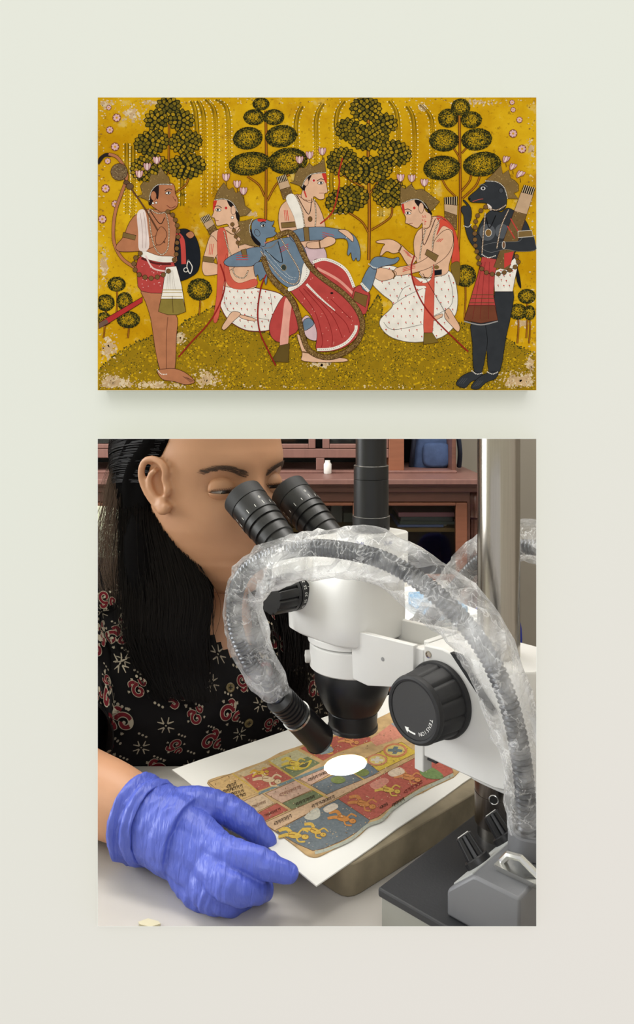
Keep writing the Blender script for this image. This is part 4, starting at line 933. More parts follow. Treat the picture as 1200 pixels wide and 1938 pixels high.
fp([(395, 1481), (440, 1464), (490, 1500), (440, 1520)], (204, 168, 112), LN)
fp([(455, 1466), (512, 1446), (554, 1473), (488, 1497)], FR, (196, 150, 70)); fp([(448, 1464), (500, 1444), (514, 1450), (462, 1470)], (196, 176, 140))
fp([(508, 1440), (562, 1418), (606, 1444), (556, 1471)], (182, 178, 140), (200, 160, 70)); fp([(530, 1453), (582, 1432), (606, 1444), (556, 1471)], FG)
fp([(566, 1416), (610, 1400), (684, 1380), (706, 1402), (640, 1424), (612, 1440)], FR, (200, 160, 70))
fp([(488, 1500), (606, 1452), (640, 1440), (640, 1446), (556, 1478), (490, 1504)], (104, 130, 140))
fp([(446, 1522), (496, 1502), (520, 1520), (472, 1544)], (204, 178, 150), LN); fp([(474, 1546), (524, 1520), (546, 1533), (496, 1556)], FR, LN)
fp([(502, 1502), (564, 1475), (592, 1494), (534, 1520)], FPK, LN); fp([(534, 1520), (592, 1496), (616, 1508), (552, 1532)], FG, LN)
fp([(566, 1474), (640, 1444), (650, 1450), (588, 1486)], FPK, LN); fp([(588, 1486), (650, 1458), (690, 1478), (622, 1506)], FBL, LN); fp([(640, 1458), (690, 1440), (718, 1460), (690, 1476)], (96, 112, 130), LN)
fp([(498, 1558), (552, 1534), (640, 1494), (720, 1462), (722, 1468), (650, 1504), (520, 1572)], (206, 172, 140), LN)
fp([(690, 1436), (760, 1404), (790, 1424), (716, 1460)], (212, 182, 66), LN); fp([(700, 1400), (740, 1370), (770, 1392), (712, 1412)], (206, 130, 112)); fp([(740, 1370), (790, 1345), (810, 1368), (770, 1392)], (130, 150, 168))
fp([(720, 1468), (790, 1432), (850, 1440), (858, 1462), (830, 1476), (800, 1488), (776, 1502), (744, 1524), (716, 1546), (700, 1552), (640, 1512)], FR, LN)
fp([(640, 1512), (700, 1552), (690, 1566), (650, 1590), (612, 1606), (592, 1610), (560, 1596), (522, 1574), (560, 1552)], FBL, LN)
pf.stroke([(858, 1466), (830, 1480), (800, 1494), (776, 1508), (744, 1530), (722, 1552), (696, 1562), (664, 1588), (624, 1606), (596, 1614)], 6, (168, 176, 166))
for a in ([(440, 1464), (490, 1500)], [(556, 1474), (620, 1510)], [(508, 1440), (556, 1472)], [(646, 1448), (690, 1476)]): pf.stroke(a, 2.2, (206, 172, 70))
def fig_(cx, cy, col, s=1.0, fl=1, rot=0.0):
    def T(x, y):
        c, si = math.cos(rot), math.sin(rot); x, y = x * s * fl, y * s
        return (cx + x * c - y * si, cy + (x * si + y * c) * 0.72)
    lc = (120, 70, 36)
    pf.stroke([T(-30, -6), T(-16, -14), T(-4, -2)], 6 * s, col, w2=8 * s); pf.stroke([T(-28, 10), T(-14, 2), T(-2, 2)], 5 * s, col, w2=8 * s)
    pf.poly([T(-8, -7), T(8, -6), T(16, 0), T(8, 8), T(-8, 7)], col, line=lc, w=0.7); pf.blob(*T(22, 2), 7 * s, 5 * s, col, n=14, line=lc)
    pf.stroke([T(8, -4), T(14, -16), T(26, -12)], 3.2 * s, col); pf.stroke([T(6, 6), T(12, 16), T(24, 14)], 3.2 * s, col); pf.stroke([T(-10, 0), T(2, -1)], 1.2, lc); pf.dab(*T(23, 1), 0.9, (50, 30, 20))
fig_(506, 1474, (222, 196, 160), 0.95, 1, 0.25); fig_(492, 1462, (212, 168, 60), 0.6, 1, -0.3); fig_(556, 1444, (212, 184, 70), 0.8, 1, 0.1)
pf.poly([(540, 1452), (566, 1448), (590, 1438), (582, 1452), (560, 1458)], (206, 182, 60)); pf.poly([(566, 1450), (584, 1442), (578, 1452)], (76, 80, 60))
fig_(612, 1420, (220, 170, 70), 0.7, 1, -0.2); fig_(660, 1402, (214, 140, 84), 0.7, 1, 0.2); pf.poly([(602, 1418), (624, 1412), (630, 1422), (606, 1428)], (128, 150, 160))
fig_(556, 1580, (212, 176, 74), 1.0, 1, 0.15); fig_(596, 1572, (210, 170, 70), 0.85, 1, 0.5); pf.blob(588, 1542, 7, 4, (212, 160, 84)); pf.poly([(576, 1546), (600, 1528), (606, 1544), (590, 1552)], (196, 196, 184)); fig_(648, 1548, (204, 132, 64), 0.95, 1, 0.3); pf.poly([(612, 1530), (632, 1520), (640, 1528), (620, 1538)], (222, 210, 196))
fig_(686, 1520, (204, 128, 70), 0.95, 1, 0.35); fig_(734, 1494, (216, 180, 80), 0.85, 1, 0.2); pf.poly([(700, 1484), (726, 1472), (736, 1480), (712, 1494)], (214, 140, 126)); fig_(772, 1470, (210, 132, 80), 0.9, 1, 0.3); pf.poly([(734, 1462), (756, 1452), (766, 1462), (744, 1470)], (226, 206, 184))
pf.poly([(794, 1458), (816, 1452), (838, 1466), (834, 1474), (806, 1472)], (104, 138, 84)); pf.blob(640, 1476, 14, 7, (112, 130, 72)); pf.blob(686, 1462, 13, 7, (112, 130, 72))
def cross_(x, y, s, col, ring):
    pf.blob(x, y, 24 * s, 14 * s, ring, n=18); pf.blob(x, y, 19 * s, 10.5 * s, (210, 190, 110), n=18)
    pf.poly([(x - 14 * s, y - 3 * s), (x - 5 * s, y - 3 * s), (x - 2 * s, y - 8 * s), (x + 6 * s, y - 7 * s), (x + 5 * s, y - 3 * s), (x + 15 * s, y - 1 * s), (x + 13 * s, y + 4 * s), (x + 5 * s, y + 3 * s), (x + 2 * s, y + 8 * s), (x - 6 * s, y + 7 * s), (x - 5 * s, y + 3 * s), (x - 15 * s, y + 2 * s)], col, smooth=False)
cross_(748, 1420, 0.95, (92, 112, 122), (202, 122, 84)); cross_(714, 1438, 0.8, (214, 206, 190), (206, 130, 96))
def script(x0, y0, x1, y1, n, sz=5.0, col=(44, 30, 22)):
    """a line of hand-written characters hanging from a head-stroke"""
    dx, dy = (x1 - x0) / n, (y1 - y0) / n
    for k in range(n):
        x, y = x0 + dx * k, y0 + dy * k; pf.L += 1
        pf.stroke([(x, y), (x + dx * 0.8, y + dy * 0.8)], 1.0, col, same=True)
        pf.stroke([(x + dx * 0.6, y + dy * 0.6), (x + dx * 0.6 + sz * 0.35, y + sz * 0.75)], 1.0, col, same=True)
        t = R2.choice((0, 1, 2))
        if t == 0: pf.stroke([(x + dx * 0.55, y + sz * 0.3), (x, y + sz * 0.35), (x + dx * 0.3, y + sz * 0.8)], 0.9, col, same=True)
        elif t == 1: pf.stroke([(x + dx * 0.1, y + sz * 0.1), (x - 1, y + sz * 0.6), (x + dx * 0.6, y + sz * 0.5)], 0.9, col, same=True)
        else: pf.stroke([(x + dx * 0.2, y + sz * 0.2), (x + dx * 0.4, y + sz * 0.6)], 0.9, col, same=True)
script(430, 1486, 448, 1480, 3, 6); script(422, 1496, 460, 1484, 6, 6); script(424, 1504, 462, 1494, 6, 6); script(440, 1508, 466, 1500, 4, 5)
script(520, 1556, 552, 1540, 6, 6); script(500, 1542, 532, 1528, 5, 4, (90, 40, 34)); script(560, 1520, 596, 1504, 6, 5); script(590, 1524, 634, 1504, 7, 5); script(584, 1474, 620, 1458, 6, 5); script(530, 1502, 570, 1486, 5, 5, (140, 90, 70)); script(470, 1528, 504, 1514, 5, 4, (140, 110, 90)); script(720, 1526, 734, 1518, 3, 5); script(742, 1522, 766, 1508, 4, 5); script(766, 1496, 800, 1476, 6, 6, (110, 30, 30))
for (n_, col_) in ((520, (198, 172, 132)), (420, (120, 92, 66)), (260, (222, 208, 178))):      # flaked and rubbed spots
    pf.L += 1
    for i in range(n_):
        x, y = R2.uniform(400, 860), R2.uniform(1370, 1612)
        if in_poly(x, y, out): pf.dab(x, y, R2.uniform(0.3, 1.1), col_, R2.uniform(0.8, 2.2), R2.uniform(0, 3))
pf.build('painted_scenes', paint_mat('folio_pigment', var=0.22, vscale=500), folio)
# ------------------------------------------------------------------ stereo microscope on its pole stand
Mx = Vector((0.030, 0.62, 0)); PL = Vector((0.1265, 0.515, 0))
U = (PL - Mx).normalized(); V = Vector((U.y, -U.x, 0)); UP = Vector((0, 0, 1))   # U to the pole, V towards the focus knob
def mz(py, Y=0.62): return P(0, py, Y).z
def ML(a, b, z): return Mx + U * a + V * b + UP * z
scope = thing('stereo_microscope', (PL.x, PL.y, TZ), 'white stereo microscope with black eyepieces on a steel pole stand', 'microscope')
def rsec(a, b, ra, rb, z, e=4.5, n=48): return sup(ML(a, b, z), U, V, ra, rb, e, n)
# body: from the ring up to the top block
zA = mz(1212)
mb = MB()
mb.loft([rsec(-0.004, 0, 0.0345, 0.0345, zA + 0.0005, 2.1), rsec(-0.004, 0, 0.0345, 0.0345, zA + 0.006, 2.1)])
mb.build('neck_ring', m_wht, scope, bevel=0.0006)
mb = MB()
mb.loft([rsec(-0.006, 0, 0.040, 0.034, zA + 0.006, 4), rsec(-0.008, 0, 0.0445, 0.0375, zA + 0.009, 4), rsec(-0.008, 0, 0.045, 0.038, zA + 0.026, 4), rsec(-0.008, 0, 0.045, 0.037, zA + 0.042, 4), rsec(-0.004, 0, 0.042, 0.033, zA + 0.058, 4.5), rsec(0.004, 0, 0.036, 0.028, zA + 0.070, 5), rsec(0.018, 0, 0.024, 0.024, zA + 0.074, 5)])
body = mb.build('zoom_body', m_wht, scope, smooth=50)
ztop = mz(1006, 0.60)
mb = MB(); mb.loft([rsec(0.022, 0, 0.023, 0.0235, z, 6) for z in (zA + 0.060, ztop - 0.001)] + [rsec(0.022, 0, 0.022, 0.0225, ztop, 6)]); mb.build('camera_port_block', m_wht, scope, smooth=50)
mb = MB(); put_text(mb, 'D:-46', ML(0.022 + 0.0232, 0.006, ztop - 0.006) + V * 0.0, V * -1, UP, 0.0042); put_text(mb, 'D:-46', ML(0.031, 0.0237, ztop - 0.006), U, UP, 0.0042); mb.build('ink_mark', mat('blue_ink', (60, 60, 150), 0.6), scope, smooth=0, fix=False)
# photo tube
tc = ML(0.021, 0, 0); r_ = 0.0142
def zt_(py): return P(0, py, tc.y).z
mb = MB(); mb.lathe(Vector((tc.x, tc.y, ztop)), UP, [(0, 0.012), (0.0012, 0.012), (0.0014, 0.0152), (zt_(976) - ztop, 0.0152), (zt_(975) - ztop, 0.0142), (zt_(907) - ztop, 0.0142), (zt_(906) - ztop, 0.0138), (zt_(905.5) - ztop, 0.0142), (zt_(882) - ztop, 0.0142), (zt_(880) - ztop, 0.0126), (zt_(790) - ztop, 0.0126), (zt_(789) - ztop, 0.018), (zt_(700) - ztop, 0.018)], 56); mb.build('photo_tube', m_blk, scope, smooth=30)
mb = MB()
for py, r in ((881, 0.01415), (976, 0.01515)): mb.lathe(Vector((tc.x, tc.y, zt_(py))), UP, [(-0.0002, r), (0.0002, r + 0.00012), (0.0004, r - 0.0003)], 56)
mb.build('bright_edge', m_silver, scope)
mb = MB()
for s_ in (-0.7, 0.75):
    q = Vector((tc.x, tc.y, zt_(993))) + Vector((math.sin(s_), -math.cos(s_), 0)) * 0.0150; mb.lathe(q, q - Vector((tc.x, tc.y, q.z)), [(0, 0.0009), (0.0003, 0.0008)], 10)
mb.build('set_screw', m_dark, scope)
# eyepieces
Dn = Vector((0.70, -0.69, -0.70)).normalized()
Ef = [P(463, 944, 0.686), P(549, 944, 0.731)]; Ef[1].z = Ef[0].z
for k, e in enumerate(Ef):
    mb = MB(); mb.lathe(e - Dn * 0.004, Dn, [(0.004, 0.0145), (0.0005, 0.0175), (0, 0.0185), (0.001, 0.0196), (0.0135, 0.0192), (0.0140, 0.018)], 48); cup = mb.build('eyecup', m_blk2, scope, smooth=35)
    mb = MB(); mb.lathe(e - Dn * 0.0, Dn, [(0.0, 0.0001), (0.0005, 0.012)], 32, cap=False); mb.build('eye_lens', mat('lens_glass', (20, 24, 34), 0.05, coat=1), cup)
    mb = MB(); mb.lathe(e, Dn, [(0.0098, 0.0175), (0.010, 0.0187), (0.0285, 0.0187), (0.029, 0.0176), (0.030, 0.0176), (0.0303, 0.0182), (0.036, 0.0182), (0.0365, 0.0166), (0.0378, 0.0166), (0.038, 0.0174), (0.046, 0.0174), (0.0463, 0.0158), (0.0475, 0.0158), (0.048, 0.0164), (0.056, 0.0164), (0.0565, 0.0150), (0.088, 0.0150)], 56)
    ep = mb.build('eyepiece', m_blk, scope, smooth=30)
    mb = MB(); t = UP.cross(Dn).normalized(); w = Dn.cross(t)
    for i in range(14):
        a = i * 2 * math.pi / 14; d = t * math.cos(a) + w * math.sin(a); tg = Dn.cross(d)
        c = e + Dn * 0.0245 + d * 0.0188; mb.box(c, tg * 0.00025, Dn * (0.0014 if i % 2 else 0.0022), d * 0.00005)
        if i % 2 == 0: put_text(mb, '420 24+'[i // 2], e + Dn * 0.018 + d * 0.0189, tg * -1, Dn * -1, 0.0042)
    mb.build('dioptre_marks', m_white_ink, ep, smooth=0, fix=False)
mid = (Ef[0] + Ef[1]) / 2; lat = (Ef[1] - Ef[0]).normalized()
n2 = lat.cross(Dn).normalized()
mb = MB(); mb.loft([sup(mid + Dn * t_, lat, n2, rx, ry, 3.4, 40) for t_, rx, ry in ((0.076, 0.044, 0.018), (0.078, 0.050, 0.0225), (0.10, 0.050, 0.024), (0.115, 0.043, 0.024), (0.128, 0.034, 0.022))]); mb.build('binocular_housing', m_wht, scope, smooth=50)
# zoom knob with its scale
kz = mz(1128, 0.60)
kb = ML(-0.030, 0.034, kz)
def flute(n, dep): return lambda d, r, a: r * (1 - dep * max(0, math.cos(a * n)) ** 6)
mb = MB(); mb.lathe(kb, V, [(0.0, 0.0152), (0.0005, 0.0158), (0.009, 0.0158), (0.0092, 0.0148), (0.010, 0.0148)], 56); ring_ = mb.build('zoom_scale', m_blk, scope, smooth=30)
mb = MB(); mb.lathe(kb, V, [(0.0098, 0.0146), (0.010, 0.0157), (0.013, 0.0157)], 64); mb.lathe(kb, V, [(0.013, 0.0156), (0.030, 0.0150), (0.0315, 0.0140)], 132, wob=flute(11, 0.10)); mb.build('zoom_knob', m_blk, scope, smooth=35)
mb = MB(); t = UP; w = V.cross(t)
for i, s_ in enumerate(('45', '40', '35', '30', '25', '20', '15', '10', '7', '50')):
    a = math.radians(-62 + i * 21); d = (t * math.sin(a) - U * -math.cos(a) * -1).normalized() if False else (t * math.sin(a) + (U * -1) * -math.cos(a)).normalized()
    tg = V.cross(d); o_ = kb + d * 0.01595
    put_text(mb, s_, o_ + V * 0.0055, tg, V * -1 if False else V, 0.0038); mb.box(o_ + V * 0.002, V * 0.0009, tg * 0.00022, d * 0.00005)
mb.build('scale_numbers', m_white_ink, ring_, smooth=0, fix=False)
mb = MB(); kb2 = ML(-0.030, -0.034, kz); mb.lathe(kb2, -V, [(0, 0.0155), (0.010, 0.0157), (0.030, 0.0150), (0.0315, 0.0140)], 66, wob=flute(11, 0.10)); mb.build('zoom_knob', m_blk, scope, smooth=35)
# holder ring, clamp screw, lower lens
zR0, zR1 = mz(1258), zA
mb = MB(); mb.loft([sup(ML(0, 0, z), U, V, r, r, 2, 56) for z, r in ((zR0, 0.0352), (zR0 + 0.001, 0.0362), (zR1 - 0.001, 0.0362), (zR1, 0.0352))]); mb.build('holder_ring', m_wht, scope, smooth=35)
sd = (U * -0.62 + V * 0.78).normalized(); q = ML(0, 0, mz(1240)) + sd * 0.0355
mb = MB(); mb.lathe(q, sd, [(0, 0.0052), (0.004, 0.0052), (0.0046, 0.0044)], 28); mb.box(q + sd * 0.0047, sd.cross(UP) * 0.0042, UP * 0.0004, sd * 0.0002); mb.build('clamp_screw', mat('white_screw', (196, 194, 190), 0.4), scope, smooth=35)
zl = zR0
mb = MB(); mb.lathe(ML(0, 0, zl), -UP, [(0, 0.0318), (0.001, 0.0322), (0.012, 0.0322), (0.023, 0.0290), (0.031, 0.0252), (0.0355, 0.0226), (0.0358, 0.0208), (0.0375, 0.0204), (0.0380, 0.0208), (0.0490, 0.0202), (0.0500, 0.0210), (0.0525, 0.0210), (0.0530, 0.0198), (0.0530, 0.017), (0.049, 0.016)], 64); mb.build('objective_lens', m_blk, scope, smooth=30)
# bracket arm: open channel from the ring to the focus slide
s0, s1 = 0.030, 0.088
za1, za0 = 0.9045, 0.8775
mb = MB()
for b in (-0.024, 0.024):
    mb.prism([(s0 - (0.006 if True else 0), za1 - 0.003), (s1, za1), (s1, za0 - 0.004), (s0 + 0.012, zR0 + 0.001), (s0 - 0.004, zR0 + 0.002)], lambda s_, z, d, b=b: ML(s_, b + d, z), -0.0025, 0.0025)
mb.prism([(s0, za1 - 0.018), (s1, za1 - 0.016), (s1, za0 - 0.003), (s0 + 0.012, zR0 + 0.0015), (s0, zR0 + 0.002)], lambda s_, z, d: ML(s_, d, z), -0.0216, 0.0216)
mb.build('bracket_arm', m_wht, scope, smooth=30, bevel=0.0006)
q = ML(0.058, 0.0265, 0.887); mb = MB(); mb.lathe(q, V, [(0, 0.0016), (0.0003, 0.0015)], 14); mb.build('set_screw', mat('grey_screw', (150, 150, 150), 0.4), scope)
mb = MB(); mb.box(ML(0.0905, 0, 0.862), U * 0.0025, V * 0.015, UP * 0.044); mb.box(ML(0.0905, 0.0185, 0.858), U * 0.0042, V * 0.005, UP * 0.0445); mb.build('focus_slide', m_wht, scope, smooth=30, bevel=0.0008)
# focus block
prof = [(0.0955, 0.9065), (0.112, 0.9075), (0.120, 0.9060), (0.138, 0.894), (0.151, 0.879), (0.160, 0.866), (0.165, 0.852), (0.1665, 0.838), (0.165, 0.8275), (0.155, 0.8255), (0.0955, 0.826)]
mb = MB(); mb.prism(prof, lambda s_, z, d: ML(s_, d, z), -0.024, 0.024); mb.build('focus_block', m_wht, scope, smooth=30, bevel=0.0012)
mb = MB(); mb.prism([(0.1195, 0.9068), (0.127, 0.9068), (0.1560, 0.8765), (0.1545, 0.8735), (0.1515, 0.8755)], lambda s_, z, d: ML(s_, d, z), 0.0205, 0.0248); mb.build('black_slot', m_blk2, scope, smooth=0)
mb = MB(); mb.prism([(0.099, 0.8247), (0.107, 0.8247), (0.107, 0.8262), (0.099, 0.8262)], lambda s_, z, d: ML(s_, d, z), 0.0200, 0.0243); mb.build('black_stop', m_blk2, scope, smooth=0)
q = ML(0.100, 0.0240, 0.9005); mb = MB(); mb.lathe(q, V, [(0, 0.0026), (0.0006, 0.0025), (0.0007, 0.0017), (0.0002, 0.0015)], 20); mb.build('socket_screw', m_steel, scope)
# pole clamp casting
mb = MB(); mb.loft([sup(Vector((PL.x, PL.y, z)) + U * 0.008 - V * 0.006, U, V, rx, ry, 3.2, 48) for z, rx, ry in ((0.823, 0.030, 0.027), (0.8245, 0.031, 0.028), (0.9045, 0.031, 0.028), (0.906, 0.030, 0.027))]); mb.build('pole_clamp', m_wht, scope, smooth=40)
# focus knobs
fk = ML(0.111, 0.024, 0.872)
fkz = 0.003
mb = MB(); mb.lathe(fk, V, [(0.0, 0.0225), (0.0005, 0.0265), (0.003, 0.0268), (0.0045, 0.0262), (0.005, 0.0235)], 64); mb.lathe(fk, V, [(0.005, 0.0250), (0.026, 0.0232), (0.0265, 0.0228)], 144, wob=flute(12, 0.055)); mb.lathe(fk, V, [(0.026, 0.0231), (0.0275, 0.0234), (0.0300, 0.0226), (0.0308, 0.0210), (0.0304, 0.0196), (0.0296, 0.0194)], 64)
kn = mb.build('focus_knob', m_blk2, scope, smooth=35)
mb = MB(); mb.lathe(fk + V * 0.0294, V, [(0, 0.0195), (0.0004, 0.0193)], 64); mb.build('knob_cap', mat('knob_cap_grey', (50, 50, 50), 0.55, bump=0.04, bscale=400), kn, smooth=30)
mb = MB(); fc = fk + V * 0.02985
RX = -U * -1  # image-right on the knob face
RX = U.copy()
def on_face(ang, r): a = math.radians(ang); return fc + (RX * math.cos(a) + UP * math.sin(a)) * r
for i, c in enumerate('TENSION'):
    ang = -8 - i * 10.0; a = math.radians(ang); rad = RX * math.cos(a) + UP * math.sin(a); tan = RX * math.sin(a) - UP * math.cos(a)
    put_text(mb, c, on_face(ang, 0.0152), tan, rad, 0.0036)
n_ = 10; arc = [(-84 - 24 * i / (n_ - 1)) for i in range(n_)]
mb.add([on_face(a, 0.0148) for a in arc] + [on_face(a, 0.0160) for a in arc], [(i, i + 1, n_ + i + 1, n_ + i) for i in range(n_ - 1)])
mb.add([on_face(-108, 0.0134), on_face(-108, 0.0176), on_face(-121, 0.0152)], [(0, 1, 2)])
mb.build('tension_lettering', m_white_ink, kn, smooth=0, fix=False)
mb = MB(); fk2 = ML(0.111, -0.024, 0.872); mb.lathe(fk2, -V, [(0.0, 0.0262), (0.0045, 0.0262), (0.005, 0.0245), (0.026, 0.0231), (0.0300, 0.0222), (0.0308, 0.0205)], 72, wob=flute(12, 0.05)); mb.build('focus_knob', m_blk2, scope, smooth=35)
# pole, collar, base
mb = MB(); mb.lathe(Vector((PL.x, PL.y, 0.781)), UP, [(0, 0.0146), (0.43, 0.0146), (0.432, 0.0138)], 64); mb.build('pole', m_steel, scope, smooth=30)
mb = MB(); mb.lathe(Vector((PL.x, PL.y, 0.7895)), UP, [(0, 0.0148), (0.0004, 0.0164), (0.0215, 0.0166), (0.0217, 0.0163), (0.0222, 0.0163), (0.0224, 0.0166), (0.0335, 0.0166)], 64); col_ = mb.build('collar', m_dsteel, scope, smooth=30)
hd = Vector((-0.42, -0.9, 0)).normalized(); q = Vector((PL.x, PL.y, 0.8125)) + hd * 0.0166
mb = MB(); mb.lathe(q, hd, [(-0.001, 0.0034), (0.0004, 0.0034), (0.0006, 0.0030), (0.0004, 0.0026)], 24, cap=False); mb.build('screw_hole_rim', m_silver, col_)
mb = MB(); mb.lathe(q, hd, [(-0.0005, 0.0027), (0.0003, 0.0026)], 24); mb.build('screw_hole', m_dark, col_)
E1 = Vector((0.686, 0.728, 0)).normalized(); E2 = Vector((0.728, -0.686, 0)).normalized()
C0 = Vector((0.0376, 0.4576, 0))
def SL(a, b, z): return C0 + E1 * a + E2 * b + UP * z
def slab(a0, a1, b0, b1, z0, z1): 
    mb = MB(); mb.box(SL((a0 + a1) / 2, (b0 + b1) / 2, (z0 + z1) / 2), E1 * ((a1 - a0) / 2), E2 * ((b1 - b0) / 2), UP * ((z1 - z0) / 2)); return mb
slab(0, 0.215, 0, 0.092, 0.7755, 0.781).build('base_plate', mat('black_laminate', (46, 47, 50), 0.5, bump=0.06, bscale=700), scope, smooth=0, bevel=0.0012)
slab(0.0015, 0.2135, 0.0015, 0.090, TZ + 0.0003, 0.7755).build('base_body', mat('base_grey', (150, 150, 142), 0.5, bump=0.04, bscale=300), scope, smooth=0, bevel=0.001)

# ------------------------------------------------------------------ gooseneck illuminator
lamp = thing('gooseneck_illuminator', SL(0.06, 0.07, 0.781), 'grey illuminator box with two black knobs and plastic-wrapped goosenecks', 'lamp')
prof = [(0.0450, 0.7812), (0.0450, 0.7955), (0.0465, 0.7975), (0.0620, 0.8115), (0.0645, 0.8122), (0.0915, 0.8122), (0.0915, 0.7812)]
mb = MB(); mb.prism(prof, lambda b, z, d: SL(d, b, z), 0.008, 0.135); mb.build('housing', m_grey, lamp, smooth=30, bevel=0.0016)
sn = (UP * 0.0155 - E2 * 0.0140 * -1 * -1).normalized(); sn = (UP * 0.0155 - E2 * 0.0140).normalized(); st = (E2 * 0.0155 + UP * 0.0140).normalized()
pcn = SL(0.07, 0.05425, 0.8045)
mb = MB(); mb.box(pcn + sn * 0.0003, E1 * 0.0585, st * 0.0085, sn * 0.0005); mb.build('control_panel', m_lgrey, lamp, smooth=0, bevel=0.0003)
for a in (0.031, 0.064):
    o_ = SL(a, 0.0535, 0.8038) + sn * 0.0008
    ax = (sn * 0.75 + UP * 0.66 - E2 * 0.1).normalized()
    mb = MB(); mb.lathe(o_, sn, [(0, 0.0080), (0.0035, 0.0080), (0.0042, 0.0072)], 36); mb.lathe(o_, sn, [(0.004, 0.0062), (0.0165, 0.0052), (0.0170, 0.0044)], 72, wob=flute(12, 0.12)); kk = mb.build('knob', m_blk, lamp, smooth=35)
    mb = MB(); w_ = sn.cross(E1); d_ = (E2 * -0.5 + E1 * -0.86); d_ = (d_ - sn * d_.dot(sn)).normalized(); d_ = -d_ if False else d_
    mb.box(o_ + sn * 0.0172, d_ * 0.0040, sn.cross(d_) * 0.0004, sn * 0.0002); mb.build('pointer', m_white_ink, kk, smooth=0)
g0 = SL(0.052, 0.076, 0.8122)
mb = MB(); mb.lathe(g0, UP, [(0, 0.0125), (0.001, 0.0135), (0.0125, 0.0135), (0.0135, 0.0125), (0.0135, 0.0095), (0.008, 0.0092)], 56, wob=lambda d, r, a: r * (1 + 0.02 * math.cos(a * 6))); mb.build('socket', m_grey, lamp, smooth=35)
bk = SL(0.026, 0.083, 0.8122); mb = MB(); mb.box(bk + UP * 0.003, E2 * 0.014, E1 * 0.006, UP * 0.0007); mb.tube([bk + UP * 0.0035 - E2 * 0.012, bk + UP * 0.009 - E2 * 0.008, bk + UP * 0.0105, bk + UP * 0.004 + E2 * 0.013], 0.0022, 8); mb.box(bk + UP * 0.0015, E2 * 0.013, E1 * 0.005, UP * 0.0014); mb.build('metal_bracket', m_silver, lamp, smooth=30)

def film_mat():
    m = bpy.data.materials.new('clear_film'); m.use_nodes = True; nt = m.node_tree; b = nt.nodes['Principled BSDF']; out_ = nt.nodes['Material Output']
    b.inputs['Base Color'].default_value = (0.93, 0.93, 0.93, 1); b.inputs['Roughness'].default_value = 0.16; b.inputs['Specular IOR Level'].default_value = 1.0
    tc = nt.nodes.new('ShaderNodeTexCoord')
    n1 = nt.nodes.new('ShaderNodeTexNoise'); n1.inputs['Scale'].default_value = 70; n1.inputs['Detail'].default_value = 4; n1.inputs['Distortion'].default_value = 1.2
    vo = nt.nodes.new('ShaderNodeTexVoronoi'); vo.feature = 'DISTANCE_TO_EDGE'; vo.inputs['Scale'].default_value = 42
    nt.links.new(tc.outputs['Object'], n1.inputs['Vector'])
    ds = nt.nodes.new('ShaderNodeMix'); ds.data_type = 'RGBA'; ds.inputs[0].default_value = 0.03
    nt.links.new(tc.outputs['Object'], ds.inputs[6]); nt.links.new(n1.outputs[1], ds.inputs[7]); nt.links.new(ds.outputs[2], vo.inputs['Vector'])
    bp = nt.nodes.new('ShaderNodeBump'); bp.inputs['Strength'].default_value = 0.6; bp.inputs['Distance'].default_value = 0.003
    mm = nt.nodes.new('ShaderNodeMath'); mm.operation = 'MULTIPLY_ADD'; mm.inputs[1].default_value = 2.0
    nt.links.new(vo.outputs[0], mm.inputs[0]); nt.links.new(n1.outputs[0], mm.inputs[2]); nt.links.new(mm.outputs[0], bp.inputs['Height']); nt.links.new(bp.outputs[0], b.inputs['Normal'])
    r = nt.nodes.new('ShaderNodeValToRGB'); r.color_ramp.elements[0].position = 0.0; r.color_ramp.elements[0].color = (0.34, 0.34, 0.34, 1); r.color_ramp.elements[1].position = 0.035; r.color_ramp.elements[1].color = (0.06, 0.06, 0.06, 1)
    nt.links.new(vo.outputs[0], r.inputs[0])
    n2_ = nt.nodes.new('ShaderNodeTexNoise'); n2_.inputs['Scale'].default_value = 38; nt.links.new(tc.outputs['Object'], n2_.inputs['Vector'])
    r2 = nt.nodes.new('ShaderNodeValToRGB'); r2.color_ramp.elements[0].position = 0.42; r2.color_ramp.elements[0].color = (0, 0, 0, 1); r2.color_ramp.elements[1].position = 0.75; r2.color_ramp.elements[1].color = (0.5, 0.5, 0.5, 1)
    nt.links.new(n2_.outputs[0], r2.inputs[0])
    lw = nt.nodes.new('ShaderNodeLayerWeight'); lw.inputs[0].default_value = 0.25
    a1_ = nt.nodes.new('ShaderNodeMath'); a1_.operation = 'ADD'; nt.links.new(r.outputs[0], a1_.inputs[0]); nt.links.new(r2.outputs[0], a1_.inputs[1])
    a2_ = nt.nodes.new('ShaderNodeMath'); a2_.operation = 'MULTIPLY_ADD'; a2_.inputs[1].default_value = 0.42; a2_.use_clamp = True; nt.links.new(lw.outputs['Fresnel'], a2_.inputs[0]); nt.links.new(a1_.outputs[0], a2_.inputs[2])
    tr = nt.nodes.new('ShaderNodeBsdfTransparent'); tr.inputs[0].default_value = (0.97, 0.97, 0.97, 1)
    mx = nt.nodes.new('ShaderNodeMixShader'); nt.links.new(a2_.outputs[0], mx.inputs[0]); nt.links.new(tr.outputs[0], mx.inputs[1]); nt.links.new(b.outputs[0], mx.inputs[2]); nt.links.new(mx.outputs[0], out_.inputs[0])
    return m
m_film = film_mat()
m_neck = mat('gooseneck_metal', (92, 94, 98), 0.35, 0.8)
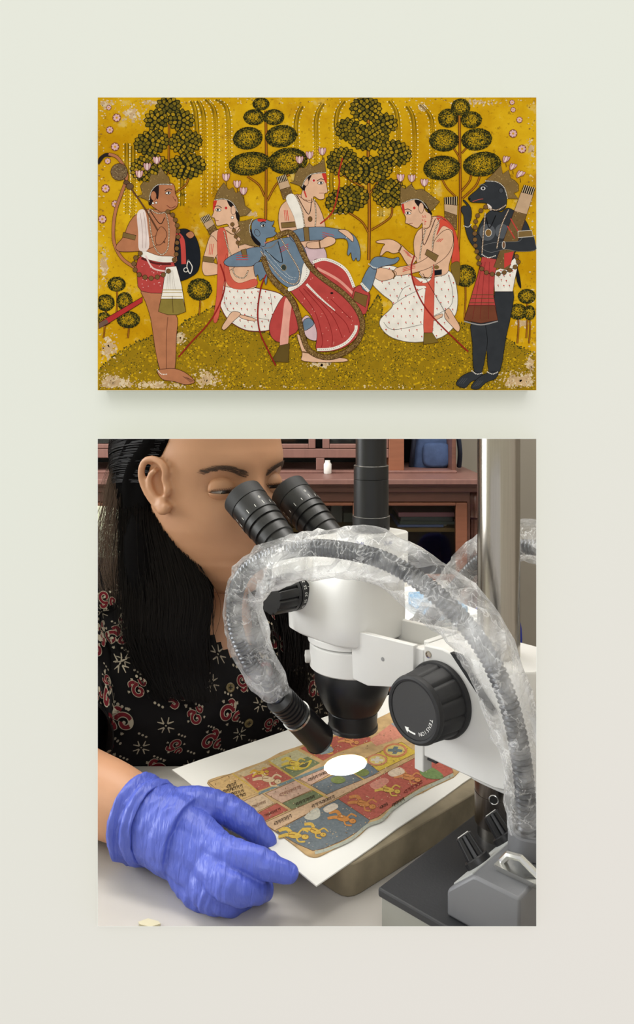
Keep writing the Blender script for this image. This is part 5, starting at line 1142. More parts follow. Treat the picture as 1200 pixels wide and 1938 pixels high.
def gooseneck(path, sleeve, r0=0.0062):
    q = [Vector(p_) for p_ in cat([tuple(p_) for p_ in path], 40)]
    # resample evenly
    L = [0.0]
    for i in range(1, len(q)): L.append(L[-1] + (q[i] - q[i - 1]).length)
    n = int(L[-1] / 0.0011); ev = []; j = 0
    for i in range(n + 1):
        t = L[-1] * i / n
        while j < len(L) - 2 and L[j + 1] < t: j += 1
        ev.append(q[j].lerp(q[j + 1], (t - L[j]) / max(1e-9, L[j + 1] - L[j])))
    mb = MB(); mb.tube(ev, [r0 * (1.0 if i % 3 else 0.84) for i in range(n + 1)], 14); gn = mb.build('gooseneck', m_neck, lamp, smooth=25)
    # crumpled film sleeve: (fraction, radius, offset vector)
    m = 62; pts, rad = [], []
    for i in range(m + 1):
        f = sleeve[0][0] + (sleeve[-1][0] - sleeve[0][0]) * i / m
        for a, b in zip(sleeve, sleeve[1:]):
            if a[0] <= f <= b[0] + 1e-9: break
        t = (f - a[0]) / max(1e-9, b[0] - a[0]); t = t * t * (3 - 2 * t)
        pts.append(ev[min(n, int(f * n))] + Vector(a[2]).lerp(Vector(b[2]), t)); rad.append(a[1] + (b[1] - a[1]) * t)
    sd_ = RND.uniform(0, 50)
    def crum(i, a, r):
        x, y, z = math.cos(a) * 1.1, math.sin(a) * 1.1, i * 0.27
        k = noise.noise(Vector((x + sd_, y, z))) * 0.26 + noise.noise(Vector((x * 3.3, y * 3.3 + sd_, z * 3.1))) * 0.20 + RND.uniform(-0.05, 0.05)
        return max(r0 * 1.08, r * (1.08 + k))
    mb = MB(); mb.tube(pts, rad, 17, cap=False, fn=crum); mb.f = [t for f in mb.f for t in ((f[0], f[1], f[2]), (f[0], f[2], f[3]))]; sl = mb.build('plastic_sleeve', m_film, lamp, smooth=24, fix=False)
    return ev
spot = on_z(651, 1446, ZF); hA = P(528, 1320, 0.57)
hD = (spot - hA).normalized()
path = [g0 + UP * 0.004, P(997, 1560, 0.4425), P(991, 1470, 0.4425), P(976, 1380, 0.444), P(952, 1300, 0.447), P(914, 1225, 0.453), P(862, 1160, 0.462), P(800, 1104, 0.472), P(730, 1062, 0.485), P(655, 1042, 0.503), P(580, 1037, 0.522), P(515, 1050, 0.540), P(465, 1082, 0.553), P(445, 1130, 0.560), P(446, 1190, 0.562), P(470, 1250, 0.564), P(500, 1290, 0.567), hA]
gooseneck(path, [(0.012, 0.0105, (0, 0, 0)), (0.1, 0.0125, (0.002, 0, 0)), (0.2, 0.0145, (-0.001, 0, 0)), (0.3, 0.0160, (0.002, 0, 0)), (0.40, 0.0165, (0.003, 0, -0.001)), (0.5, 0.0155, (0, 0, 0.001)), (0.58, 0.0150, (0, 0, -0.006)), (0.66, 0.0155, (0, 0, -0.009)), (0.72, 0.0150, (0.002, 0, -0.008)), (0.78, 0.0135, (0.006, 0, -0.003)), (0.85, 0.0145, (0.008, 0, 0)), (0.92, 0.0135, (0.006, 0, 0.002)), (0.965, 0.0125, (0.003, 0, 0.002)), (0.995, 0.0105, (0, 0, 0))])
hl = (spot - hA).length
Lh = hl * 0.60
mb = MB(); prof_ = [(-0.002, 0.0072), (0.0, 0.0095)]
for k in range(6): prof_ += [(0.001 + k * 0.0042, 0.0112), (0.0032 + k * 0.0042, 0.0112), (0.0034 + k * 0.0042, 0.0094), (0.0048 + k * 0.0042, 0.0094)]
prof_ += [(0.0272, 0.0112)]
mb.lathe(hA, hD, prof_, 48); mb.lathe(hA, hD, [(0.0292, 0.0108), (0.0296, 0.0118), (Lh - 0.0015, 0.0122), (Lh - 0.0008, 0.0128), (Lh, 0.0126), (Lh, 0.0100), (Lh - 0.004, 0.0095)], 48); hd_ = mb.build('lamp_head', m_blk, lamp, smooth=30)
mb = MB(); mb.lathe(hA, hD, [(0.0271, 0.0100), (0.0272, 0.0122), (0.0293, 0.0122), (0.0294, 0.0100)], 48); mb.build('silver_ring', m_silver, hd_, smooth=30)
m_em = bpy.data.materials.new('lamp_glow'); m_em.use_nodes = True; nt = m_em.node_tree; nt.nodes['Principled BSDF'].inputs['Emission Color'].default_value = (1, 0.97, 0.92, 1); nt.nodes['Principled BSDF'].inputs['Emission Strength'].default_value = 12
mb = MB(); mb.lathe(hA, hD, [(Lh - 0.0041, 0.0092), (Lh - 0.0038, 0.0091)], 32); mb.build('lens', m_em, hd_)
sp = bpy.data.lights.new('fibre_spot', 'SPOT'); sp.energy = 5.0; sp.spot_size = math.radians(41); sp.spot_blend = 0.06; sp.shadow_soft_size = 0.0006; sp.color = (1, 0.98, 0.94)
so = bpy.data.objects.new('fibre_spot', sp); COL.objects.link(so); so.location = hA + hD * (Lh + 0.001); so.rotation_euler = (on_z(645, 1452, ZF) - so.location).to_track_quat('-Z', 'Y').to_euler()
# second gooseneck, arching behind the pole
g1_ = SL(0.112, 0.080, 0.8122)
mb = MB(); mb.lathe(g1_, UP, [(0, 0.0125), (0.001, 0.0135), (0.0125, 0.0135), (0.0135, 0.0125)], 40); mb.build('socket', m_grey, lamp, smooth=35)
g2_ = [g1_ + UP * 0.004, P(1085, 1330, 0.50), P(1100, 1180, 0.53), P(1060, 1060, 0.57), P(985, 1035, 0.60), P(915, 1058, 0.625), P(868, 1105, 0.645), P(830, 1150, 0.66), P(795, 1198, 0.675), P(770, 1236, 0.685)]
gooseneck(g2_, [(0.02, 0.010, (0, 0, 0)), (0.3, 0.014, (0, 0, 0)), (0.55, 0.015, (0, 0, 0.006)), (0.68, 0.015, (0, 0, 0.004)), (0.8, 0.013, (-0.002, 0, 0)), (0.98, 0.011, (0, 0, 0))])
# ------------------------------------------------------------------ the person at the eyepieces
FWD = Vector((0.72, -0.694, 0)); LFT = Vector((0.694, 0.72, 0))
EYE = Vector((-0.0585, 0.7225, 1.002))
def H(f, l, u): return EYE + FWD * f + LFT * l + UP * u
HP = [  # height, half width, front, back (relative to the ear axis, 85 mm behind the eyes), squareness
 (0.120, 0.004, 0.004, 0.006, 2.0), (0.116, 0.026, 0.030, 0.040, 2.0), (0.105, 0.044, 0.052, 0.066, 2.0), (0.085, 0.060, 0.072, 0.084, 2.1), (0.060, 0.069, 0.0835, 0.094, 2.2), (0.030, 0.072, 0.0870, 0.097, 2.3),
 (0.012, 0.0715, 0.0860, 0.096, 2.3), (-0.005, 0.071, 0.0845, 0.093, 2.25), (-0.025, 0.0695, 0.0855, 0.087, 2.2), (-0.045, 0.0665, 0.0865, 0.076, 2.2), (-0.060, 0.062, 0.0862, 0.064, 2.2), (-0.078, 0.055, 0.0840, 0.050, 2.2), (-0.094, 0.045, 0.0800, 0.036, 2.1), (-0.106, 0.032, 0.0740, 0.018, 2.0), (-0.113, 0.016, 0.0640, -0.01, 2.0), (-0.115, 0.004, 0.052, -0.03, 2.0)]
def g2(a, b, sa, sb): return math.exp(-0.5 * ((a / sa) ** 2 + (b / sb) ** 2))
def head_pt(u, ang, off=0.0):
    hs = [h[0] for h in HP]
    for i in range(len(HP) - 1):
        if HP[i][0] >= u >= HP[i + 1][0]: break
    a, b = HP[i], HP[i + 1]; t = (a[0] - u) / (a[0] - b[0])
    w, fr_, bk_, e = [a[k] + (b[k] - a[k]) * t for k in (1, 2, 3, 4)]
    ca, sa = math.cos(ang), math.sin(ang)
    x = (fr_ if ca > 0 else bk_) * math.copysign(abs(ca) ** (2 / e), ca); y = w * math.copysign(abs(sa) ** (2 / e), sa)
    if ca > 0:
        f = 0.0
        f += 0.022 * g2(y, u + 0.040, 0.0085, 0.011) + 0.012 * g2(y, u + 0.020, 0.007, 0.016)      # nose
        f += 0.006 * g2(abs(y) - 0.011, u + 0.043, 0.005, 0.006)
        f -= 0.0085 * g2(abs(y) - 0.032, u + 0.002, 0.013, 0.010)                                  # sockets
        f += 0.0035 * g2(abs(y) - 0.030, u - 0.020, 0.020, 0.007)                                   # brow
        f += 0.004 * g2(abs(y) - 0.042, u + 0.030, 0.016, 0.014)                                    # cheek
        f += 0.0055 * g2(y, u + 0.067, 0.018, 0.0055) + 0.005 * g2(y, u + 0.080, 0.015, 0.005) - 0.003 * g2(y, u + 0.0735, 0.022, 0.002)   # lips
        f += 0.005 * g2(y, u + 0.100, 0.016, 0.010)
        x += f
    n = Vector((x, y, 0)); 
    if off: n = n.normalized() * off
    else: n = Vector((0, 0, 0))
    return H(-0.085 + x + n.x, y + n.y, u)
us = []
for i in range(len(HP) - 1):
    k = 5
    for j in range(k): us.append(HP[i][0] + (HP[i + 1][0] - HP[i][0]) * j / k)
us.append(HP[-1][0])
body = MB()
body.loft([[head_pt(u, 2 * math.pi * j / 110) for j in range(110)] for u in us])
# ear on the near (right) side
def ear_pt(a, b, o):   # a: towards the back, b: up, o: outwards
    a, b, o = a * 0.84, b * 0.84, o * 0.7
    return H(-0.051 - a - 0.10 * b, -0.0685 - o, -0.002 + b)
rim = [(-0.004, -0.004, 0.002), (0.000, 0.008, 0.004), (-0.004, 0.020, 0.006), (0.002, 0.029, 0.009), (0.012, 0.032, 0.013), (0.022, 0.029, 0.017), (0.028, 0.019, 0.019), (0.029, 0.007, 0.018), (0.025, -0.006, 0.015), (0.018, -0.017, 0.011), (0.009, -0.025, 0.008), (0.002, -0.025, 0.005), (-0.003, -0.018, 0.003)]
q = [tuple(ear_pt(*p_)) for p_ in rim]
body.tube(cat(q, 6), [0.0036] * 61 + [0.0050] * 12, 10)
body.ball(ear_pt(0.008, -0.021, 0.006), (0.0085, 0.005, 0.009), (FWD, LFT, UP))
body.loft([[ear_pt(0.012 + 0.013 * s_ * math.cos(t_), 0.004 + 0.024 * s_ * math.sin(t_), o_ + 0.006 * math.cos(t_) * s_) for t_ in [2 * math.pi * k / 20 for k in range(20)]] for s_, o_ in ((1.1, -0.006), (1.1, 0.006), (0.8, 0.0075), (0.45, 0.002), (0.2, 0.0))])
body.tube(cat([tuple(ear_pt(*p_)) for p_ in ((0.008, 0.020, 0.011), (0.018, 0.012, 0.014), (0.019, -0.002, 0.013), (0.012, -0.013, 0.009), (0.004, -0.013, 0.006))], 5), 0.0030, 8)
body.ball(ear_pt(-0.002, -0.003, 0.003), (0.004, 0.004, 0.0065), (FWD, LFT, UP))
# neck and trunk
FT = Vector((0.5, -0.866, 0)); LTT = Vector((0.866, 0.5, 0))
TR = [(0.52, -0.14, 0.83, 0.165, 0.110), (0.70, -0.133, 0.808, 0.168, 0.110), (0.75, -0.130, 0.800, 0.170, 0.112), (0.79, -0.130, 0.802, 0.169, 0.116), (0.83, -0.133, 0.811, 0.166, 0.106), (0.862, -0.137, 0.824, 0.158, 0.088), (0.885, -0.140, 0.834, 0.138, 0.070), (0.902, -0.140, 0.838, 0.095, 0.056), (0.915, -0.140, 0.838, 0.060, 0.048)]
TR = [(a, b - 0.004, c + 0.012, d, e) for a, b, c, d, e in TR]
def trunk(z, off=0.0):
    z = max(TR[0][0], min(TR[-1][0], z))
    for i in range(len(TR) - 1):
        if TR[i][0] <= z <= TR[i + 1][0]: break
    a, b = TR[i], TR[i + 1]; t = (z - a[0]) / (b[0] - a[0]); v = [a[k] + (b[k] - a[k]) * t for k in range(5)]
    return Vector((v[1], v[2], z)), v[3] + off, v[4] + off
def trunk_ring(z, off, n=96):
    c, w, d = trunk(z, off); out_ = []
    for k in range(n):
        a = 2 * math.pi * k / n; ca, sa = math.cos(a), math.sin(a)
        p_ = c + LTT * (w * math.copysign(abs(ca) ** 0.85, ca)) + FT * (d * math.copysign(abs(sa) ** 0.9, sa))
        bust = 0.014 * (g2(ca * w + 0.055, z - 0.805, 0.035, 0.030) + g2(ca * w - 0.055, z - 0.805, 0.035, 0.030)) if sa > 0 else 0
        out_.append(p_ + FT * bust)
    return out_
zs_ = [0.55 + 0.0125 * k for k in range(30)]
body.loft([trunk_ring(z, -0.004) for z in zs_])
body.tube([Vector((-0.142, 0.842, 0.885)), Vector((-0.134, 0.822, 0.915)), Vector((-0.124, 0.797, 0.945)), Vector((-0.12, 0.785, 0.98))], [0.060, 0.052, 0.050, 0.052], 32)
# right arm down to the hand on the board
SH, EL, WR = Vector((-0.272, 0.765, 0.852)), Vector((-0.235, 0.605, 0.790)), P(283, 1552, 0.531)
body.tube(cat([tuple(p_) for p_ in (Vector((-0.22, 0.79, 0.855)), SH, SH.lerp(EL, 0.5), EL)], 6), [0.05] * 7 + [0.045] * 6 + [0.038] * 6, 28)
fa = cat([tuple(p_) for p_ in (EL, EL.lerp(WR, 0.35) + Vector((0, 0, -0.004)), EL.lerp(WR, 0.7), WR, P(330, 1575, 0.52))], 6)
body.tube(fa, [0.036 - 0.0185 * i / (len(fa) - 1) for i in range(len(fa))], 28)
body.ball(EL, 0.037)
# left arm, resting out of sight
SL_, EL_ = Vector((0.0, 0.925, 0.852)), Vector((0.045, 0.83, 0.70))
body.tube([Vector((-0.06, 0.88, 0.855)), SL_, EL_, Vector((-0.02, 0.76, 0.66))], [0.05, 0.046, 0.036, 0.028], 24)
me = body.mesh('person', Vector((-0.14, 0.83, 0.0)))
m_skin = mat('skin', (196, 146, 112), 0.48, var=0.08, vscale=18, bump=0.03, bscale=350)
nt = m_skin.node_tree; bs = nt.nodes['Principled BSDF']; bs.inputs['Subsurface Weight'].default_value = 0.08; bs.inputs['Subsurface Radius'].default_value = (0.01, 0.004, 0.002); bs.inputs['Subsurface Scale'].default_value = 0.3
me.materials.append(m_skin)
person = bpy.data.objects.new('person', me); COL.objects.link(person); person.location = (-0.14, 0.83, 0.0)
tag(person, 'long-haired person in a dark printed kurta and blue glove bending to the eyepieces', 'person')
md = person.modifiers.new('r', 'REMESH'); md.mode = 'VOXEL'; md.voxel_size = 0.0017
sm = person.modifiers.new('s', 'SMOOTH'); sm.factor = 0.5; sm.iterations = 4
baked(person); person.data.shade_smooth()
if not person.data.materials: person.data.materials.append(m_skin)

# eyes, brows, lips
m_eyew = mat('eye_white', (226, 218, 210), 0.2); m_iris = mat('dark_iris', (36, 24, 18), 0.15); m_brow = mat('brow_hair', (78, 58, 46), 0.7)
for s_ in (-1, 1):
    c = H(-0.0185, s_ * 0.031, -0.003)
    mb = MB(); mb.ball(c, 0.0118); ey = mb.build('eye', m_eyew, person)
    mb = MB(); d_ = (FWD + Vector((0, 0, -0.55))).normalized(); mb.lathe(c, d_, [(0.0100, 0.0062), (0.0114, 0.0050), (0.0119, 0.002)], 24); mb.build('iris', m_iris, ey)
    mb = MB()     # lids
    def lidp(th, ph, r): return c + (FWD * math.cos(ph) + LFT * math.sin(ph) * 1.22) * (r * math.cos(th)) + UP * (r * math.sin(th))
    for (t0, t1) in ((-6, 80), (-80, -22)):
        rows_ = []
        for j in range(9):
            t_ = t0 + (t1 - t0) * j / 8
            rows_.append([lidp(math.radians(t_ - (0 if t0 > -10 else 0) - (8 * (abs(k - 8) / 8) ** 2 if t0 > -10 else -8 * (abs(k - 8) / 8) ** 2) * (1 - j / 8 if t0 > -10 else j / 8)), math.radians(-86 + 172 * k / 16), 0.0128) for k in range(17)])
        b_ = len(mb.v); mb.add([p_ for r_ in rows_ for p_ in r_], [(j * 17 + k, j * 17 + k + 1, j * 17 + k + 18, j * 17 + k + 17) for j in range(8) for k in range(16)])
    lid_ = mb.build('eyelid', m_skin, ey, smooth=60, fix=False); so_ = lid_.modifiers.new('t', 'SOLIDIFY'); so_.thickness = 0.0008; so_.offset = 0
    mb = MB()
    for k in range(26):
        a = math.radians(-74 + 148 * k / 25); p_ = lidp(math.radians(-6 - 8 * (abs(a) / 1.5) ** 2), a, 0.0130)
        mb.tube([p_, p_ + FWD * 0.004 + UP * 0.001 + LFT * (0.002 * math.sin(a)), p_ + FWD * 0.0065 + UP * 0.0035 + LFT * (0.003 * math.sin(a))], [0.00035, 0.00028, 0.00012], 4)
    mb.build('eyelash', m_brow, ey)
    mb = MB()
    for k in range(170):
        t_ = RND.random(); l_ = 0.009 + 0.040 * t_; u_ = 0.0095 + 0.0070 * math.sin(t_ * 2.3) - 0.006 * max(0, t_ - 0.6) + RND.uniform(-1, 1) * 0.0034 * (1 - t_ * 0.6)
        ang = math.asin(min(0.99, l_ / 0.073)) ; b0 = head_pt(u_, s_ * ang * 0.98, 0.0006); b1 = head_pt(u_ + 0.002, s_ * min(1.5, ang + 0.10), 0.0012)
        mb.tube([b0, b0.lerp(b1, 0.5) + FWD * 0.0004, b1], [0.00026, 0.00022, 0.00008], 4)
    mb.build('eyebrow', m_brow, person, fix=False)
mb = MB()
for (u_, rr) in ((-0.0690, 0.0038), (-0.0785, 0.0044)):
    pts = []
    for k in range(15):
        y_ = -0.024 + 0.048 * k / 14; a = math.asin(y_ / 0.0600) * 0.93
        pts.append(head_pt(u_ * (1 - 0.0) + (-0.0740 - u_) * (abs(y_) / 0.024) ** 2, a, 0.0) - FWD * 0.0018)
    mb.tube(pts, [rr * max(0.15, math.cos((k - 7) / 7 * 1.45)) for k in range(15)], 10)
mb.build('lips', mat('lip', (146, 82, 76), 0.4), person, smooth=60)

# ---- shirt
m_shirt = mat('dark_cotton', (20, 18, 20), 0.85, spec=0.2, bump=0.12, bscale=60)
mb = MB()
zs2 = [0.55 + 0.003 * k for k in range(123)]
def fold(p_): 
    return FT * (0.003 * noise.noise(Vector((p_.x * 22, p_.y * 22, p_.z * 9))) + 0.0015 * noise.noise(Vector((p_.x * 60, p_.y * 60, p_.z * 25))))
rings = [[p_ + fold(p_) for p_ in trunk_ring(z, 0.004, 300)] for z in zs2]
mb.loft(rings, cap=False)
VB = 0.823                                                    # foot of the neck opening
def in_v(p_):
    c, w, d = trunk(p_.z); r = p_ - c; l_ = r.dot(LTT); f_ = r.dot(FT)
    return f_ > 0 and p_.z > VB and abs(l_ - 0.004) < (p_.z - VB) * 0.80 + 0.001
mb.f = [f for f in mb.f if not in_v(sum((mb.v[i] for i in f), Vector()) / 4)]
arm = cat([tuple(p_) for p_ in (Vector((-0.21, 0.79, 0.848)), SH, SH.lerp(EL, 0.5) + Vector((0, 0, 0.002)), EL + Vector((0.012, 0.004, 0.014)), EL.lerp(WR, 0.24) + Vector((0, 0, 0.012)))], 10)
ra = [0.062, 0.066, 0.062, 0.052, 0.047]
rr_ = [float(np.interp(i / 10, range(5), ra)) for i in range(len(arm))]
def armw(i, a, r): return r * (1 + 0.05 * noise.noise(Vector((math.cos(a) * 2, math.sin(a) * 2, i * 0.22))))
mb.tube(arm, rr_, 48, cap=False, fn=armw)
mb.tube([SL_ + Vector((-0.06, -0.04, 0)), SL_, EL_], [0.058, 0.056, 0.048], 40, cap=False)
shirt = mb.build('kurta', m_shirt, person, smooth=70)
so_ = shirt.modifiers.new('t', 'SOLIDIFY'); so_.thickness = 0.0012; so_.offset = 1
off = Vector(person.location)
tv = [v for v in mb.v]; bvh = BVHTree.FromPolygons(tv, mb.f)
# printed motifs, laid on the cloth
m_print = paint_mat('block_print', 0.85, 0.1, 0.25, 200)
CRM, MAR = (164, 154, 136), (104, 30, 38)
class ClothPaint(Paint):
    def __init__(s, org, ex, ey, ez): 
        s.o, s.ex, s.ey, s.ez = org, ex, ey, ez; Paint.__init__(s, s.map, step=2e-5, base=70)
    def map(s, x, y, h):
        p_ = s.o + s.ex * x + s.ey * y
        loc, nr, ix, ds = bvh.ray_cast(p_ + s.ez * 0.25, -s.ez, 0.6)
        if loc is None: return None
        return loc + s.ez * h
    def _put(s, p2, tris, col, jit=0.0):
        b = len(s.v); h = (s.L + jit) * s.step; q = [s.fn(p_[0], p_[1], h) for p_ in p2]
        if any(v is None for v in q): return
        c = sum(q, Vector()) / len(q)
        if max((v - c).length for v in q) > 0.03: return
        s.L += 0.004; s.v += q; s.f += [tuple(b + i for i in t) for t in tris]; s.c += [lin(col)] * len(tris)
def paisley(cp, x, y, s_, fl, rot):
    c, si = math.cos(rot), math.sin(rot)
    def T(a, b): a, b = a * s_ * fl, b * s_; return (x + a * c - b * si, y + a * si + b * c)
    sp1 = [T(1.0 * math.cos(t) * (1.15 - 0.13 * t), 1.0 * math.sin(t) * (1.15 - 0.13 * t)) for t in [0.55 * k for k in range(12)]]
    tail = [T(1.1, 0.0), T(1.6, 0.55), T(1.5, 1.2), T(0.95, 1.25)]
    cp.stroke(sp1[::-1] + tail, 0.72 * s_, CRM, k=3); cp.stroke(sp1[::-1] + tail, 0.50 * s_, MAR, k=3); cp.blob(*T(0.05, 0.0), 0.22 * s_, 0.22 * s_, CRM, n=8)
    hook = [T(1.9, -0.7), T(1.2, -0.75), T(0.75, -1.2), T(1.15, -1.6), T(1.6, -1.3)]
    cp.stroke(hook, 0.62 * s_, CRM, k=3); cp.stroke(hook, 0.42 * s_, MAR, k=3)
    for a, b in ((0.2, 1.6), (2.1, 0.4), (-0.4, -1.7)): 
        for da in (-0.5, 0, 0.5): cp.stroke([T(a, b), T(a + 0.42 * math.sin(da), b + 0.42 * math.cos(da))], 0.2 * s_, CRM, w2=0.1 * s_)
def star(cp, x, y, s_):
    for k in range(4):
        a = math.pi / 4 + k * math.pi / 2
        for da in (-0.35, 0.35): cp.stroke([(x + 0.3 * s_ * math.cos(a), y + 0.3 * s_ * math.sin(a)), (x + s_ * math.cos(a + da), y + s_ * math.sin(a + da))], 0.17 * s_, CRM, w2=0.1 * s_)
    cp.blob(x, y, 0.10 * s_, 0.10 * s_, CRM, n=6)
def motif_field(cp, x0, x1, y0, y1, ok):
    st = 0.030; k = 0; y = y0
    while y < y1:
        x = x0 + (k % 2) * st * 0.5; i = 0
        while x < x1:
            jx, jy = x + RND.uniform(-1, 1) * 0.003, y + RND.uniform(-1, 1) * 0.003
            if ok(jx, jy):
                w_ = (i + 2 * k) % 3
                if w_ == 0: paisley(cp, jx, jy, 0.0062, RND.choice((-1, 1)), RND.uniform(-0.7, 0.7))
                elif w_ == 1: star(cp, jx, jy, 0.0072)
                else: paisley(cp, jx, jy, 0.0045, RND.choice((-1, 1)), RND.uniform(1.0, 2.4))
                for d in range(3): cp.blob(jx + 0.011 + d * 0.0028, jy - 0.009 - d * 0.0016, 0.0011, 0.0011, CRM, n=7)
            x += st; i += 1
        y += st * 0.82; k += 1
cp = ClothPaint(Vector((-0.13, 0.80, 0.0)), LTT, UP, FT); motif_field(cp, -0.165, 0.165, 0.745, 0.905, lambda x, y: True)
cp.build('printed_motifs', m_print, shirt)['kind'] = 'stuff'
az = (SH - EL).normalized(); ex_ = Vector((0.93, -0.36, 0.0)).normalized()
ez_ = Vector((0.45, -0.72, 0.52)).normalized(); ey_ = (az - ez_ * az.dot(ez_)).normalized(); ex_ = ey_.cross(ez_)
cp = ClothPaint(EL + Vector((0.01, 0, 0.01)), ex_, ey_, ez_); motif_field(cp, -0.05, 0.055, -0.04, 0.17, lambda x, y: True); cp.build('printed_motifs', m_print, shirt)['kind'] = 'stuff'
# placket buttons
for (px, py) in ((434, 1302), (469, 1366)):
    d_ = (P(px, py, 1) - Vector((0, 0, ZC))).normalized(); loc, nr, ix, ds = bvh.ray_cast(Vector((0, 0, ZC)), d_)
    if loc is not None:
        n_ = nr if nr.dot(d_) < 0 else -nr
        mb = MB(); mb.lathe(loc + n_ * 0.0012, n_, [(0, 0.0040), (0.0004, 0.0044), (0.0016, 0.0044), (0.0020, 0.0036), (0.0014, 0.0028)], 24); bt = mb.build('button', mat('brass_button', (120, 104, 66), 0.4), person)
        mb = MB(); t_ = n_.orthogonal().normalized(); b_ = n_.cross(t_)
        for a in (t_ + b_, t_ - b_): mb.box(loc + n_ * 0.0032, a.normalized() * 0.002, n_.cross(a).normalized() * 0.0004, n_ * 0.0002)
        mb.build('thread', m_dark, bt, smooth=0)

# ---- hair
m_hair = mat('black_hair', (9, 8, 8), 0.95, spec=0.03)
m_strand = mat('hair_strand', (17, 13, 12), 0.5, spec=0.10)
m_wisp_lit = mat('hair_wisp', (98, 80, 68), 0.5, spec=0.3)  # same black hair, with light through the strands painted as brown
hm = MB()
def hairline(u):   # frontmost extent (towards the face) of the scalp hair at height u, as angle from the front
    return float(np.interp(u, [-0.02, 0.0, 0.02, 0.035, 0.05, 0.065, 0.08, 0.095, 0.105, 0.117], [1.52, 1.50, 1.40, 1.27, 1.19, 1.10, 1.00, 0.85, 0.55, 0.0]))
rings = []
uu = [0.1185, 0.115, 0.108, 0.10, 0.09, 0.08, 0.07, 0.06, 0.05, 0.04, 0.03, 0.02, 0.01, 0.0, -0.01, -0.02, -0.035, -0.05, -0.065]
for u in uu:
    a0 = hairline(u); th = 0.010
    rings.append([head_pt(u, s0_ * (a0 + (math.pi - a0) * k / 30), th * min(1, 0.12 + k / 5.0) + 0.003 * math.sin(k * 1.7 + u * 60) * min(1, k / 6)) + UP * (0.006 if u > 0.09 else 0) for s0_, k in [(-1, k) for k in range(31)] + [(1, k) for k in range(29, -1, -1)]])
hm.loft(rings, cap=False)
hm.f = [f for f in hm.f]
# falling masses: near side (from behind the ear to the chest), far side
def mass(guides, rad):
    hm.tube(cat([tuple(g_) for g_ in guides], 6), [float(np.interp(i / 6, range(len(rad)), rad)) for i in range((len(guides) - 1) * 6 + 1)], 20)
mass([P(300, 950, 0.762), P(290, 1030, 0.745), P(300, 1110, 0.728), P(330, 1190, 0.708), P(350, 1260, 0.694), P(360, 1310, 0.684)], [0.026, 0.030, 0.030, 0.028, 0.022, 0.008])
mass([P(325, 960, 0.752), P(345, 1050, 0.74), P(366, 1120, 0.722), P(362, 1190, 0.704), P(372, 1270, 0.692), P(380, 1320, 0.684)], [0.016, 0.020, 0.020, 0.018, 0.014, 0.004])
mass([P(285, 900, 0.80), P(275, 1000, 0.775), P(275, 1080, 0.752), P(282, 1150, 0.728), P(300, 1230, 0.706)], [0.022, 0.024, 0.024, 0.02, 0.006])
mass([P(500, 1010, 0.86), P(520, 1120, 0.82), P(535, 1200, 0.78), P(545, 1270, 0.752), P(545, 1330, 0.735)], [0.03, 0.034, 0.032, 0.026, 0.008])
mass([P(470, 1080, 0.86), P(505, 1170, 0.80), P(520, 1250, 0.755), P(525, 1310, 0.738)], [0.03, 0.03, 0.024, 0.006])
hair = hm.build('hair', m_hair, person, smooth=80, fix=False)
so_ = hair.modifiers.new('t', 'SOLIDIFY'); so_.thickness = 0.0006
hs_ = MB()
RH = random.Random(3)
def strand(pts, r, wav):
    q = cat([tuple(p_) for p_ in pts], 5); ph = RH.uniform(0, 6); am = RH.uniform(0.3, 1) * wav
    q = [Vector(p_) + Vector((math.sin(ph + i * 0.55), math.cos(ph * 1.3 + i * 0.47), 0)) * am * (i / len(q)) for i, p_ in enumerate(q)]
    hs_.tube(q, [r * (1 - 0.6 * i / (len(q) - 1)) for i in range(len(q))], 3, cap=False)
def mixp(a, b, t): return (a[0] + (b[0] - a[0]) * t, a[1] + (b[1] - a[1]) * t)
for k in range(1500):             # near side curtain
    t = RH.random() ** 0.9; e = RH.uniform(-1, 1)
    rows = [((252, 826), (330, 968)), ((232, 940), (336, 1010)), ((228, 1040), (366, 1070)), ((228, 1120), (394, 1140)), ((236, 1200), (386, 1210)), ((272, 1270), (394, 1290)), ((300, 1320), (402, 1330))]
    Yr = [0.795, 0.765, 0.745, 0.722, 0.700, 0.684, 0.674]; Yc = [0.738, 0.728, 0.713, 0.694, 0.680, 0.671, 0.665]
    cut = RH.choice((4, 5, 6, 6)); pts = []
    dep = RH.random(); j = RH.gauss(0, 7)
    for i in range(cut + 1):
        x, y = mixp(*rows[i], t); Y = Yr[i] + (Yc[i] - Yr[i]) * (t ** 0.6)
        pts.append(P(x + j * (0.5 + 0.2 * i), y + RH.gauss(0, 3), Y - 0.016 * math.sin(math.pi * min(1, max(0, t))) * (0.4 + 0.6 * dep) * (1 if i < 5 else 0.6)))
    strand(pts, RH.uniform(0.00022, 0.00045), 0.0034)
hs_.build('hair_strands', m_strand, person, smooth=80, fix=False); hs_ = MB()
for k in range(420):              # stray wisps at the outer edge
    t = RH.uniform(-0.3, 0.5); j = RH.gauss(0, 12)
    rows = [(246, 826), (222, 920), (210, 1010), (204, 1080), (220, 1140)]
    pts = [P(x + t * 60 + j * (i * 0.35) + RH.gauss(0, 5), y + RH.gauss(0, 8), 0.79 - 0.012 * i + RH.uniform(-0.02, 0.02)) for i, (x, y) in enumerate(rows)]
    strand(pts, RH.uniform(0.00014, 0.00026), 0.005)
hs_.build('hair_wisps', m_wisp_lit, person, smooth=80, fix=False); hs_ = MB()
